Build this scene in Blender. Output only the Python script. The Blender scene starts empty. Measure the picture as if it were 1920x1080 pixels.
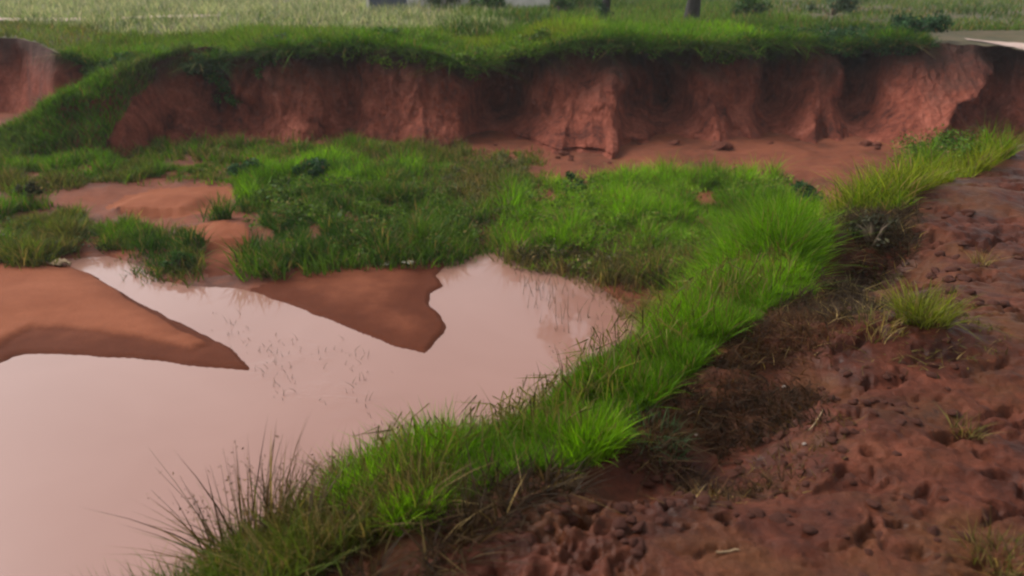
import bpy, math, random
import numpy as np

rng = np.random.default_rng(11)
random.seed(11)
R = math.radians

# ------------------------------------------------------------------ camera, sky, sun, exposure
scene = bpy.context.scene
COL = scene.collection
EYE = np.array([0.0, 0.0, 4.0])
PITCH = R(21.8)
FPX = 1500.0                       # focal length in pixels of the 1920 px wide photograph
cam_data = bpy.data.cameras.new("camera")
cam_data.sensor_width = 36.0
cam_data.lens = 36.0 * FPX / 1920.0
cam_data.clip_end = 2000.0
cam_data.clip_start = 0.05
cam_data.dof.use_dof = True
cam_data.dof.focus_distance = 4.6
cam_data.dof.aperture_fstop = 2.0
cam = bpy.data.objects.new("camera", cam_data)
COL.objects.link(cam)
cam.location = EYE
cam.rotation_euler = (math.pi / 2 - PITCH, 0, 0)
scene.camera = cam

SUN_ELEV, SUN_AZ = R(44), R(-66)   # azimuth from +Y towards +X: soft light from the left
world = bpy.data.worlds.new("World")
scene.world = world
world.use_nodes = True
wn, wl = world.node_tree.nodes, world.node_tree.links
wn.clear()
w_out = wn.new("ShaderNodeOutputWorld")
w_bg = wn.new("ShaderNodeBackground")
w_sky = wn.new("ShaderNodeTexSky")
w_sky.sky_type = 'NISHITA'
w_sky.sun_disc = False
w_sky.sun_elevation = SUN_ELEV
w_sky.sun_rotation = SUN_AZ
w_sky.dust_density = 4.0
w_sky.air_density = 1.0
w_hsv = wn.new("ShaderNodeHueSaturation")      # cloud cover: the blue goes out of the sky
w_hsv.inputs["Saturation"].default_value = 0.10
w_bg.inputs["Strength"].default_value = 0.15
wl.new(w_sky.outputs[0], w_hsv.inputs["Color"])
wl.new(w_hsv.outputs[0], w_bg.inputs["Color"])
wl.new(w_bg.outputs[0], w_out.inputs["Surface"])

sun_data = bpy.data.lights.new("sun", 'SUN')
sun_data.energy = 1.5
sun_data.angle = R(12)
sun_data.color = (1.0, 0.95, 0.88)
sun = bpy.data.objects.new("sun", sun_data)
COL.objects.link(sun)
sun.rotation_euler = (math.pi / 2 - SUN_ELEV, 0, math.pi - SUN_AZ)

scene.view_settings.view_transform = 'Standard'
scene.view_settings.look = 'None'
scene.view_settings.exposure = 0.5
scene.view_settings.gamma = 1.0
scene.view_settings.use_curve_mapping = False
scene.render.engine = 'CYCLES'
scene.cycles.filter_width = 2.2
scene.cycles.max_bounces = 6


# ------------------------------------------------------------------ helpers
def tag(o, label=None, cat=None, group=None, kind=None):
    if label: o["label"] = label
    if cat: o["category"] = cat
    if group: o["group"] = group
    if kind: o["kind"] = kind
    return o


def empty(name, loc, label, cat, group=None, kind=None):
    o = bpy.data.objects.new(name, None)
    o.empty_display_size = 0.2
    COL.objects.link(o)
    o.location = loc
    return tag(o, label, cat, group, kind)


def mesh_from_arrays(name, verts, faces_list, colors=None, smooth=True):
    """verts (N,3); faces_list: list of (M,k) int arrays; colors (N,3) point colours."""
    me = bpy.data.meshes.new(name)
    verts = np.asarray(verts, dtype=np.float32)
    nl = sum(f.size for f in faces_list)
    nf = sum(len(f) for f in faces_list)
    me.vertices.add(len(verts))
    me.vertices.foreach_set("co", verts.ravel())
    me.loops.add(nl)
    me.loops.foreach_set("vertex_index", np.concatenate([f.ravel() for f in faces_list]).astype(np.int32))
    starts, tot, c = [], [], 0
    for f in faces_list:
        k = f.shape[1]
        starts.append(c + np.arange(len(f)) * k)
        tot.append(np.full(len(f), k))
        c += f.size
    me.polygons.add(nf)
    me.polygons.foreach_set("loop_start", np.concatenate(starts).astype(np.int32))
    me.polygons.foreach_set("loop_total", np.concatenate(tot).astype(np.int32))
    me.polygons.foreach_set("use_smooth", np.full(nf, smooth))
    if colors is not None:
        at = me.attributes.new("tint", 'FLOAT_COLOR', 'POINT')
        col4 = np.ones((len(verts), 4), dtype=np.float32)
        col4[:, :3] = colors
        at.data.foreach_set("color", col4.ravel())
    me.update(calc_edges=True)
    return me


def link(name, me, mat, parent=None, loc=None):
    o = bpy.data.objects.new(name, me)
    me.name = name
    COL.objects.link(o)
    if mat is not None:
        me.materials.append(mat)
    if parent is not None:
        o.parent = parent
    if loc is not None:
        o.location = loc
    return o


def hash3(ix, iy, iz, seed):
    h = (ix.astype(np.int64) * 374761393 + iy.astype(np.int64) * 668265263 + iz.astype(np.int64) * 2147483647 + seed * 974711) & 0xFFFFFFFF
    h = ((h ^ (h >> 13)) * 1274126177) & 0xFFFFFFFF
    h = h ^ (h >> 16)
    return (h & 0xFFFFFF) / float(0xFFFFFF)


def vnoise(x, y, z=None, seed=0):
    x = np.asarray(x, float); y = np.asarray(y, float)
    z = np.zeros_like(x) if z is None else np.asarray(z, float)
    ix, iy, iz = np.floor(x), np.floor(y), np.floor(z)
    fx, fy, fz = x - ix, y - iy, z - iz
    ix, iy, iz = ix.astype(np.int64), iy.astype(np.int64), iz.astype(np.int64)
    u, v, w = fx * fx * (3 - 2 * fx), fy * fy * (3 - 2 * fy), fz * fz * (3 - 2 * fz)
    r = 0
    for a in (0, 1):
        for b in (0, 1):
            for c in (0, 1):
                r = r + hash3(ix + a, iy + b, iz + c, seed) * (u if a else 1 - u) * (v if b else 1 - v) * (w if c else 1 - w)
    return r * 2 - 1


def fbm(x, y, z=None, octaves=4, seed=0, gain=0.5):
    s, a, f, n = 0, 1.0, 1.0, 0.0
    for k in range(octaves):
        s = s + a * vnoise(x * f, y * f, None if z is None else z * f, seed + k * 17)
        n += a
        a *= gain
        f *= 2.03
    return s / n


def sstep(a, b, x):
    t = np.clip((x - a) / (b - a), 0, 1)
    return t * t * (3 - 2 * t)


def seg_sd(px, py, poly, closed=True):
    """signed distance to a polygon, positive INSIDE"""
    P = np.asarray(poly, float)
    n = len(P)
    d = np.full(px.shape, 1e9)
    inside = np.zeros(px.shape, bool)
    for i in range(n if closed else n - 1):
        a, b = P[i], P[(i + 1) % n]
        ex, ey = b - a
        wx, wy = px - a[0], py - a[1]
        t = np.clip((wx * ex + wy * ey) / (ex * ex + ey * ey + 1e-12), 0, 1)
        d = np.minimum(d, (wx - t * ex) ** 2 + (wy - t * ey) ** 2)
        if closed:
            c = ((a[1] > py) != (b[1] > py))
            den = (b[1] - a[1]) if abs(b[1] - a[1]) > 1e-12 else 1e-12
            inside ^= c & (px < (b[0] - a[0]) * (py - a[1]) / den + a[0])
    d = np.sqrt(d)
    return np.where(inside, d, -d) if closed else d


CP, SP = math.cos(PITCH), math.sin(PITCH)


def ray(u, v):
    a, b = (u - 960) / FPX, (v - 540) / FPX
    return np.array([a, CP - b * SP, -SP - b * CP])


def on_z(u, v, z=0.0):
    d = ray(u, v)
    t = (z - EYE[2]) / d[2]
    return EYE + d * t


def bank_plane(x, y):
    return 2.42 - 0.028 * y


def on_bank(u, v):
    d = ray(u, v)                       # z = 2.42 - 0.028 y
    t = (2.42 - 4.0) / (d[2] + 0.028 * d[1])
    return EYE + d * t


def xy(pts, z=0.0):
    return [tuple(on_z(u, v, z)[:2]) for u, v in pts]


# ------------------------------------------------------------------ materials
def new_mat(name):
    m = bpy.data.materials.new(name)
    m.use_nodes = True
    nt = m.node_tree
    nt.nodes.clear()
    out = nt.nodes.new("ShaderNodeOutputMaterial")
    return m, nt, out


def noise_node(nt, scale, detail=6, rough=0.6, vec=None, dist=0.0):
    n = nt.nodes.new("ShaderNodeTexNoise")
    n.inputs["Scale"].default_value = scale
    n.inputs["Detail"].default_value = detail
    n.inputs["Roughness"].default_value = rough
    n.inputs["Distortion"].default_value = dist
    if vec is not None:
        nt.links.new(vec, n.inputs["Vector"])
    return n


def ramp(nt, stops, fac):
    r = nt.nodes.new("ShaderNodeValToRGB")
    el = r.color_ramp.elements
    while len(el) < len(stops):
        el.new(0.5)
    for e, (p, c) in zip(el, stops):
        e.position = p
        e.color = (*c, 1) if len(c) == 3 else c
    nt.links.new(fac, r.inputs["Fac"])
    return r


def mix(nt, fac, a, b, mode='MIX'):
    n = nt.nodes.new("ShaderNodeMix")
    n.data_type = 'RGBA'
    n.blend_type = mode
    for key, val in ((0, fac), (6, a), (7, b)):
        if hasattr(val, "is_output"):
            nt.links.new(val, n.inputs[key])
        else:
            n.inputs[key].default_value = val if key == 0 else (*val, 1)
    return n.outputs[2]


def math_node(nt, op, a, b=None, clamp=False):
    n = nt.nodes.new("ShaderNodeMath")
    n.operation = op
    n.use_clamp = clamp
    for i, v in enumerate((a, b)):
        if v is None: continue
        if hasattr(v, "is_output"): nt.links.new(v, n.inputs[i])
        else: n.inputs[i].default_value = v
    return n.outputs[0]


def map_range(nt, v, a, b, c=0.0, d=1.0):
    n = nt.nodes.new("ShaderNodeMapRange")
    n.interpolation_type = 'SMOOTHSTEP'
    nt.links.new(v, n.inputs[0])
    for i, x in enumerate((a, b, c, d)):
        n.inputs[i + 1].default_value = x
    return n.outputs[0]


def bump(nt, height, strength, dist, prev=None):
    b = nt.nodes.new("ShaderNodeBump")
    b.inputs["Strength"].default_value = strength
    b.inputs["Distance"].default_value = dist
    nt.links.new(height, b.inputs["Height"])
    if prev is not None:
        nt.links.new(prev, b.inputs["Normal"])
    return b.outputs[0]


def soil_mat(name, dark, mid, light, scale, rough=0.75, fine=60, wet=None, top_dark=None, bstr=0.5, bdist=0.02, spec=0.2, alt=None, wet_gloss=0.0, stretch=None):
    m, nt, out = new_mat(name)
    tc = nt.nodes.new("ShaderNodeTexCoord").outputs["Object"]
    p = nt.nodes.new("ShaderNodeBsdfPrincipled")
    p.inputs["Specular IOR Level"].default_value = spec
    vec = tc
    if stretch:
        mpn = nt.nodes.new("ShaderNodeMapping")
        mpn.inputs["Scale"].default_value = stretch
        nt.links.new(tc, mpn.inputs[0])
        vec = mpn.outputs[0]
    n1 = noise_node(nt, scale, 7, 0.62, vec, 0.4)
    n2 = noise_node(nt, scale * 5.3, 5, 0.6, vec)
    n3 = noise_node(nt, fine, 4, 0.65, tc)
    f = math_node(nt, 'ADD', math_node(nt, 'MULTIPLY', n1.outputs[0], 0.65), math_node(nt, 'MULTIPLY', n2.outputs[0], 0.35))
    c = ramp(nt, [(0.36, dark), (0.5, mid), (0.64, light)], f).outputs[0]
    if alt:
        na = noise_node(nt, scale * 0.55, 5, 0.6, tc, 0.6)
        c = mix(nt, map_range(nt, na.outputs[0], 0.42, 0.62, 0.0, 0.8), c, alt)
    c = mix(nt, 0.5, c, ramp(nt, [(0.3, (0.55, 0.55, 0.55)), (0.7, (1.3, 1.3, 1.3))], n3.outputs[0]).outputs[0], 'MULTIPLY')
    rgh = rough
    sep = nt.nodes.new("ShaderNodeSeparateXYZ")
    nt.links.new(tc, sep.inputs[0])
    if top_dark:
        z0, z1, tcol = top_dark
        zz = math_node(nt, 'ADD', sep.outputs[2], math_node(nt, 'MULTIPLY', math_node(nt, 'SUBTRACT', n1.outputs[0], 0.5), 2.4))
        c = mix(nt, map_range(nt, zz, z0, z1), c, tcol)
    if wet:
        z0, z1, wcol = wet
        zz = math_node(nt, 'ADD', sep.outputs[2], math_node(nt, 'MULTIPLY', math_node(nt, 'SUBTRACT', n2.outputs[0], 0.5), 0.02))
        wf = map_range(nt, zz, z0, z1, 1.0, 0.0)
        c = mix(nt, wf, c, mix(nt, 1.0, c, wcol, 'MULTIPLY'))
        rgh = math_node(nt, 'SUBTRACT', rough, math_node(nt, 'MULTIPLY', wf, wet_gloss))
    nt.links.new(c, p.inputs["Base Color"])
    if hasattr(rgh, "is_output"):
        nt.links.new(rgh, p.inputs["Roughness"])
    else:
        # damp and dry patches
        nt.links.new(map_range(nt, n1.outputs[0], 0.35, 0.65, rgh - 0.18, rgh + 0.1), p.inputs["Roughness"])
    b1 = bump(nt, n2.outputs[0], bstr * 0.7, bdist * 2)
    b2 = bump(nt, n3.outputs[0], bstr, bdist * 0.5, b1)
    nt.links.new(b2, p.inputs["Normal"])
    nt.links.new(p.outputs[0], out.inputs[0])
    return m


M_FLOOR = soil_mat("red_silt", (0.0783, 0.0218, 0.0099), (0.1506, 0.0415, 0.0188), (0.1987, 0.0598, 0.0287), 0.9, 0.85, 40)
M_SAND = soil_mat("red_sand", (0.2009, 0.0604, 0.0281), (0.2290, 0.0726, 0.0348), (0.2612, 0.0861, 0.0429), 0.8, 0.85, 90,
                  wet=(0.03, 0.10, (0.4, 0.33, 0.3)), bstr=0.2, bdist=0.01, spec=0.08)
M_MUD = soil_mat("trampled_mud", (0.0232, 0.0056, 0.0027), (0.0612, 0.0144, 0.0063), (0.1249, 0.0343, 0.0175), 2.6, 0.6, 45, bstr=0.8, bdist=0.012, spec=0.16,
                 alt=(0.09, 0.031, 0.010))
M_CLOD = soil_mat("mud_clod", (0.0448, 0.0129, 0.0068), (0.0759, 0.0214, 0.0113), (0.1103, 0.0338, 0.0196), 6, 0.75, 90, bstr=0.7, bdist=0.01)
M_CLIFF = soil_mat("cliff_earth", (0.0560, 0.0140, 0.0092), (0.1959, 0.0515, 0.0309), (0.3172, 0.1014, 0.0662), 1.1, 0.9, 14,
                   top_dark=(1.15, 2.2, (0.055, 0.026, 0.02)), bstr=1.0, bdist=0.08, spec=0.1, stretch=(1.3, 1.3, 0.6))  # earth colour grows darker towards the rim, with a noisy edge
M_CLIFF_BLOCK = soil_mat("fallen_earth", (0.09, 0.027, 0.017), (0.19, 0.06, 0.037), (0.3, 0.11, 0.075), 3, 0.9, 30, bstr=0.9, bdist=0.04, spec=0.1)
M_FIELD = soil_mat("field_soil", (0.05, 0.05, 0.022), (0.09, 0.075, 0.038), (0.13, 0.09, 0.055), 0.6, 0.9, 20)
M_TRACK = soil_mat("pale_track_dust", (0.36, 0.25, 0.2), (0.45, 0.32, 0.27), (0.52, 0.4, 0.35), 1.5, 0.9, 30)


def water_mat():
    m, nt, out = new_mat("silty_water")
    tc = nt.nodes.new("ShaderNodeTexCoord").outputs["Object"]
    p = nt.nodes.new("ShaderNodeBsdfPrincipled")
    n1 = noise_node(nt, 0.35, 3, 0.5, tc, 0.6)
    c = ramp(nt, [(0.3, (0.255, 0.125, 0.096)), (0.7, (0.295, 0.154, 0.122))], n1.outputs[0]).outputs[0]
    nt.links.new(c, p.inputs["Base Color"])
    p.inputs["Roughness"].default_value = 0.03
    p.inputs["IOR"].default_value = 1.5
    # riffle where the stream runs in
    mp = nt.nodes.new("ShaderNodeMapping")
    a, b = on_z(430, 590)[:2], on_z(720, 800)[:2]
    ang = math.atan2(b[1] - a[1], b[0] - a[0])
    mp.vector_type = 'TEXTURE'
    mp.inputs["Location"].default_value = ((a[0] + b[0]) / 2, (a[1] + b[1]) / 2, 0)
    mp.inputs["Rotation"].default_value = (0, 0, ang)
    L = math.hypot(b[0] - a[0], b[1] - a[1]) / 2
    mp.inputs["Scale"].default_value = (L * 1.25, 0.75, 1)
    nt.links.new(tc, mp.inputs[0])
    ln = nt.nodes.new("ShaderNodeVectorMath"); ln.operation = 'LENGTH'
    nt.links.new(mp.outputs[0], ln.inputs[0])
    mask = map_range(nt, ln.outputs["Value"], 0.35, 1.0, 1.0, 0.0)
    mp2 = nt.nodes.new("ShaderNodeMapping")
    mp2.inputs["Scale"].default_value = (1.0, 1.7, 1)
    mp2.inputs["Rotation"].default_value = (0, 0, 0.35)
    nt.links.new(tc, mp2.inputs[0])
    r1 = noise_node(nt, 7.5, 3, 0.55, mp2.outputs[0], 0.8)
    r2 = noise_node(nt, 3.0, 2, 0.5, tc)
    gate = map_range(nt, noise_node(nt, 1.6, 2, 0.5, tc).outputs[0], 0.42, 0.62)
    hh = math_node(nt, 'MULTIPLY', math_node(nt, 'MULTIPLY', r1.outputs[0], mask), gate)
    b1 = bump(nt, r2.outputs[0], 0.12, 0.012)
    b2 = bump(nt, hh, 0.35, 0.02, b1)
    nt.links.new(b2, p.inputs["Normal"])
    nt.links.new(p.outputs[0], out.inputs[0])
    return m


M_WATER = water_mat()


def leaf_mat(name, rough=0.5, trans=0.42, gain=1.0):
    m, nt, out = new_mat(name)
    at = nt.nodes.new("ShaderNodeAttribute")
    at.attribute_name = "tint"
    p = nt.nodes.new("ShaderNodeBsdfPrincipled")
    t = nt.nodes.new("ShaderNodeBsdfTranslucent")
    mx = nt.nodes.new("ShaderNodeMixShader")
    mx.inputs[0].default_value = trans
    n = noise_node(nt, 30, 2, 0.5, nt.nodes.new("ShaderNodeTexCoord").outputs["Object"])
    c = mix(nt, 0.6, at.outputs["Color"], ramp(nt, [(0.3, (0.7 * gain,) * 3), (0.7, (1.25 * gain,) * 3)], n.outputs[0]).outputs[0], 'MULTIPLY')
    nt.links.new(c, p.inputs["Base Color"])
    nt.links.new(mix(nt, 1.0, c, (1.15, 1.2, 0.6), 'MULTIPLY'), t.inputs["Color"])
    p.inputs["Roughness"].default_value = rough
    p.inputs["Specular IOR Level"].default_value = 0.08
    nt.links.new(p.outputs[0], mx.inputs[1])
    nt.links.new(t.outputs[0], mx.inputs[2])
    nt.links.new(mx.outputs[0], out.inputs[0])
    return m


M_GRASS = leaf_mat("grass_blade")
M_LEAF = leaf_mat("shrub_leaf", 0.45, 0.3)


def plain_mat(name, col, rough=0.7, scale=8, var=0.35, metallic=0.0, bd=0.01):
    m, nt, out = new_mat(name)
    tc = nt.nodes.new("ShaderNodeTexCoord").outputs["Object"]
    p = nt.nodes.new("ShaderNodeBsdfPrincipled")
    n = noise_node(nt, scale, 6, 0.65, tc, 0.3)
    c = ramp(nt, [(0.3, tuple(v * (1 - var) for v in col)), (0.7, tuple(v * (1 + var) for v in col))], n.outputs[0]).outputs[0]
    nt.links.new(c, p.inputs["Base Color"])
    p.inputs["Roughness"].default_value = rough
    p.inputs["Metallic"].default_value = metallic
    nt.links.new(bump(nt, n.outputs[0], 0.6, bd), p.inputs["Normal"])
    nt.links.new(p.outputs[0], out.inputs[0])
    return m


M_BARK = plain_mat("bark", (0.022, 0.018, 0.014), 0.9, 9, 0.5, bd=0.05)
M_TWIG = plain_mat("twig", (0.09, 0.06, 0.035), 0.85, 30, 0.4)
M_PLASTER = plain_mat("limewashed_wall", (0.62, 0.6, 0.55), 0.9, 2.5, 0.15)
M_DOOR = plain_mat("blue_grey_sheet", (0.055, 0.07, 0.1), 0.55, 4, 0.2)
M_ROOF = plain_mat("roof_sheet", (0.2, 0.18, 0.17), 0.6, 5, 0.3)
M_STONE = plain_mat("pale_stone", (0.3, 0.23, 0.19), 0.8, 14, 0.25)
M_STRAW = plain_mat("straw", (0.26, 0.17, 0.09), 0.8, 25, 0.3)
M_SCRAP = plain_mat("pale_scrap", (0.5, 0.44, 0.34), 0.6, 10, 0.25)

# ------------------------------------------------------------------ layout in plan
WATER = xy([(80, 489), (130, 484), (200, 480), (262, 498), (300, 524), (350, 536), (440, 540), (480, 548), (520, 562),
            (620, 600), (740, 650), (797, 663), (833, 624), (833, 604), (806, 572), (806, 551), (834, 537), (816, 518),
            (832, 500), (850, 486), (880, 475), (905, 470), (945, 464), (962, 492), (1010, 500), (1080, 512), (1115, 534),
            (1150, 556), (1185, 585), (1230, 612), (1300, 640)]) + [(4.2, 8.0), (3.5, 5.5), (2, 4), (0, 1.5), (-3, 1), (-14, 1), (-14, 6.8)] + \
        xy([(-500, 705), (-150, 690), (0, 682), (28, 668), (60, 664), (110, 664), (250, 672), (400, 689), (466, 693), (442, 662), (410, 640), (330, 603),
            (240, 557), (180, 522), (135, 503), (90, 498)])
SAND_A = xy([(-520, 710), (-520, 505), (0, 507), (90, 503), (135, 500), (190, 515), (470, 600), (500, 700), (300, 720)])
SAND_A_TOP = xy([(-520, 650), (-520, 480), (0, 490), (150, 500), (240, 565), (330, 615), (390, 650), (360, 662), (300, 650),
                 (200, 632), (120, 622), (60, 622), (20, 640), (0, 655), (-200, 660)])
SAND_B = xy([(470, 546), (560, 515), (700, 498), (830, 494), (860, 500), (860, 640), (800, 690), (740, 670), (500, 570)])

BARE = [xy([(195, 392), (230, 366), (300, 352), (430, 350), (445, 372), (400, 398), (330, 408), (250, 404)], 0.12),
        xy([(325, 425), (420, 418), (470, 440), (468, 470), (440, 505), (390, 510), (372, 480), (385, 455)], 0.12)]


def not_bare(x, y):
    sd = np.maximum(seg_sd(x, y, BARE[0]), seg_sd(x, y, BARE[1])) + 0.12 * fbm(x * 3, y * 3, octaves=3, seed=19)
    return sd < 0.0


CREST = [(-1.6, -2.0), (-1.4, 0.0), (-0.95, 1.1)] + \
        [tuple(on_bank(u, v)[:2]) for u, v in [(690, 1078), (780, 1020), (860, 975), (950, 932), (1060, 890), (1130, 862), (1200, 800), (1275, 725), (1350, 665), (1440, 598), (1500, 553),
                                               (1545, 522), (1570, 470), (1590, 425), (1640, 410), (1690, 398), (1760, 360), (1830, 325), (1880, 300), (1960, 270)]] + \
        [(9.5, 9.0), (14.0, 9.0), (26.0, 8.0), (26.0, -2.0)]
CREST_LINE = CREST[2:]

# hoof holes pressed into the bank
holes = []
for (u, v, su, sv, n) in [(1050, 1000, 130, 60, 36), (1290, 960, 130, 60, 10), (1480, 880, 170, 80, 9), (1700, 760, 200, 80, 10), (1820, 560, 110, 110, 10),
                          (1560, 700, 120, 80, 10), (1650, 950, 200, 110, 8), (1750, 450, 140, 40, 10), (1850, 870, 80, 90, 8), (1000, 1090, 150, 30, 14)]:
    for _ in range(n):
        uu, vv = rng.normal(u, su * 0.62), rng.normal(v, sv * 0.62)
        q = on_bank(uu, vv)
        big = 1.0 + 0.9 * float(np.clip((700 - vv) / 250, 0, 1))
        holes.append((q[0], q[1], rng.uniform(0.012, 0.038) * big, rng.uniform(0.010, 0.034) * big, rng.normal(0.3, 0.6), rng.uniform(1.0, 2.6)))
hollows = [(1400, 790, 0.30, 0.15), (1330, 850, 0.24, 0.12), (1200, 875, 0.16, 0.10), (1130, 900, 0.16, 0.09), (1615, 470, 0.36, 0.5), (1590, 530, 0.22, 0.28),
           (1560, 590, 0.2, 0.12), (1480, 700, 0.25, 0.08)]
hollows = [(*on_bank(u, v)[:2], r, d) for u, v, r, d in hollows]
mounds = [(1720, 640, 0.32, 0.06), (1600, 640, 0.35, 0.08), (1500, 800, 0.3, 0.05), (1850, 640, 0.5, 0.06), (1100, 960, 0.35, 0.05), (1830, 380, 0.7, 0.1)]
mounds = [(*on_bank(u, v)[:2], r, d) for u, v, r, d in mounds]


def bank_height(x, y, detail=True):
    d = -seg_sd(x, y, CREST)                      # positive on the pit side of the crest
    dw = d + 0.10 * fbm(x * 1.7, y * 1.7, octaves=3, seed=3)
    drop = 0.22 * np.clip(dw, 0, 0.45) + 1.15 * np.clip(dw - 0.45, 0, 1e9)
    z = bank_plane(x, y) - drop
    z = z + 0.05 * fbm(x * 1.1, y * 1.1, octaves=3, seed=5)
    for hx, hy, r, dep in hollows:
        q = ((x - hx) ** 2 + (y - hy) ** 2) / (r * r)
        z = z - dep * np.exp(-q * 1.2)
    for hx, hy, r, dep in mounds:
        q = ((x - hx) ** 2 + (y - hy) ** 2) / (r * r)
        z = z + dep * np.exp(-q)
    if detail:
        xw = x + 0.030 * fbm(x * 9, y * 9, octaves=3, seed=14)
        yw = y + 0.030 * fbm(x * 9 + 40, y * 9, octaves=3, seed=15)
        near = sstep(12, 6, np.hypot(x, y)) * sstep(0.9, 0.1, d)
        lump = fbm(x * 7, y * 7, octaves=4, seed=9, gain=0.6)
        z = z + near * ((1 + 1.0 * sstep(3.0, 5.5, np.hypot(x, y))) * (0.45 + 0.9 * np.clip(fbm(x * 1.3, y * 1.3, octaves=2, seed=13) + 0.3, 0, 1)) * (0.020 * lump + 0.020 * (0.3 - np.abs(fbm(xw * 5, yw * 9, octaves=4, seed=21, gain=0.6))) - 0.040 * sstep(0.08, 0.5, fbm(xw * 2.6 + yw * 2.2, yw * 9 - xw * 2.5, octaves=5, seed=23, gain=0.62))) + 0.003 * fbm(x * 50, y * 50, octaves=2, seed=31))
        for hx, hy, r, dep, ang, asp in holes:
            m = (np.abs(x - hx) < r * 4) & (np.abs(y - hy) < r * 4)
            if not m.any(): continue
            dx, dy = xw[m] - hx, yw[m] - hy
            a = (dx * math.cos(ang) + dy * math.sin(ang)) / asp
            b = -dx * math.sin(ang) + dy * math.cos(ang)
            q = np.sqrt(a * a + b * b) / r
            q = q * (1 + 0.35 * vnoise(x[m] * 40, y[m] * 40, seed=8))
            z[m] += -dep * sstep(1.05, 0.55, q) + 0.2 * dep * np.exp(-((q - 1.35) / 0.3) ** 2)
    return z, d


def pit_height(x, y):
    sd = -seg_sd(x, y, WATER)                     # positive on land
    sdw = sd + 0.05 * fbm(x * 2.6, y * 2.6, octaves=6, seed=41, gain=0.6) * sstep(0.5, 0, np.abs(sd))
    land = 0.028 * sstep(0, 0.05, sdw) + 0.03 * sstep(0.0, 0.6, sdw) + 0.06 * sstep(0.3, 3.0, sdw) + 0.03 * np.clip(sdw - 3, 0, 6) 
    bed = -0.25 * sstep(0, -1.4, sdw) - 0.04 * sstep(0, -0.08, sdw)
    z = np.where(sdw > 0, land, bed)
    sa = seg_sd(x, y, SAND_A_TOP) + 0.05 * fbm(x * 1.5, y * 1.5, octaves=3, seed=47)
    z = z + np.where(sdw > 0, 0.035 * sstep(-0.02, 0.05, sa) + 0.03 * sstep(0, 1.0, sa), 0)
    za = (seg_sd(x, y, SAND_A) > 0) | (seg_sd(x, y, SAND_B) > 0)
    rough = np.where(za, 0.12, 1.0) * sstep(0.0, 0.4, sdw)
    z = z + rough * (0.06 * fbm(x * 1.3, y * 1.3, octaves=4, seed=51) + 0.015 * fbm(x * 6, y * 6, octaves=3, seed=57))
    z = z + np.where(za & (sdw > 0), 0.004 * fbm(x * 9 + 3 * fbm(x * 2, y * 2, octaves=2, seed=44), y * 3, octaves=4, seed=45) + 0.016 * fbm(x * 1.1, y * 1.6, octaves=3, seed=46) * sstep(0, 0.4, sdw), 0)
    # little cut steps in the silt beside the stream
    for (u0, v0, u1, v1) in [(215, 402, 340, 404), (350, 470, 470, 455)]:
        a, b = on_z(u0, v0, .1), on_z(u1, v1, .1)
        t = np.clip(((x - a[0]) * (b[0] - a[0]) + (y - a[1]) * (b[1] - a[1])) / ((b[0] - a[0]) ** 2 + (b[1] - a[1]) ** 2), -0.2, 1.2)
        dd = (y - (a[1] + t * (b[1] - a[1])))
        inl = sstep(1.2, 0.95, t) * sstep(-0.2, 0.05, t)
        z = z + inl * 0.10 * sstep(0, 0.06, dd) * sstep(1.6, 0.6, dd)
    return z, sd


def ground_z(x, y):
    x = np.atleast_1d(np.asarray(x, float)); y = np.atleast_1d(np.asarray(y, float))
    zb, _ = bank_height(x, y, detail=False)
    zp, _ = pit_height(x, y)
    return np.maximum(zb, zp)


# ------------------------------------------------------------------ ground of the pit, sandbars and the bank (one height field, split by place)
th = np.radians(np.concatenate([np.arange(-75, -41, 0.6), np.arange(-41, 41, 0.17), np.arange(41, 86, 0.6)]))
rr = [0.35, 0.45, 0.55, 0.65, 0.75]
while rr[-1] < 27:
    rr.append(rr[-1] * (1.0045 if rr[-1] < 6.5 else 1.007))
rr = np.array(rr)
TT, RR = np.meshgrid(th, rr)
GX, GY = (RR * np.sin(TT)).ravel(), (RR * np.cos(TT)).ravel()
zb, db = bank_height(GX, GY)
zp, sdp = pit_height(GX, GY)
GZ = np.maximum(zb, zp)
nr, nc = len(rr), len(th)
ii = np.arange(nr * nc).reshape(nr, nc)
quads = np.stack([ii[:-1, :-1], ii[:-1, 1:], ii[1:, 1:], ii[1:, :-1]], -1).reshape(-1, 4)[:, ::-1]
fx, fy = GX[quads].mean(1), GY[quads].mean(1)
reg = np.where(zb[quads].mean(1) > zp[quads].mean(1), 1, 0)
reg = np.where((reg == 0) & (seg_sd(fx, fy, SAND_A) > 0), 2, reg)
reg = np.where((reg == 0) & (seg_sd(fx, fy, SAND_B) > 0), 3, reg)
reg = np.where((reg == 0) & ~not_bare(fx, fy), 4, reg)
GV = np.stack([GX, GY, GZ], 1)


def sub_mesh(name, sel, mat):
    q = quads[sel]
    u, inv = np.unique(q, return_inverse=True)
    me = mesh_from_arrays(name, GV[u], [inv.reshape(-1, 4)])
    return link(name, me, mat)


tag(sub_mesh("pit_floor", reg == 0, M_FLOOR), "red silt floor of the eroded pit with weeds and bare patches", "ground", kind="structure")
tag(sub_mesh("muddy_bank", reg == 1, M_MUD), "trampled dark red mud bank in the right foreground", "bank", kind="structure")
tag(sub_mesh("sandbar", reg == 2, M_SAND), "broad smooth red sandbar tapering to a point in the water at the left", "sandbar", kind="structure")
tag(sub_mesh("sandbar", reg == 3, M_SAND), "small wedge shaped red sandbar between stream and inlet", "sandbar", kind="structure")

tag(sub_mesh("bare_sand", reg == 4, M_SAND), "bare orange sand patches among the weeds at the left of the pit floor", "sand", kind="structure")

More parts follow.
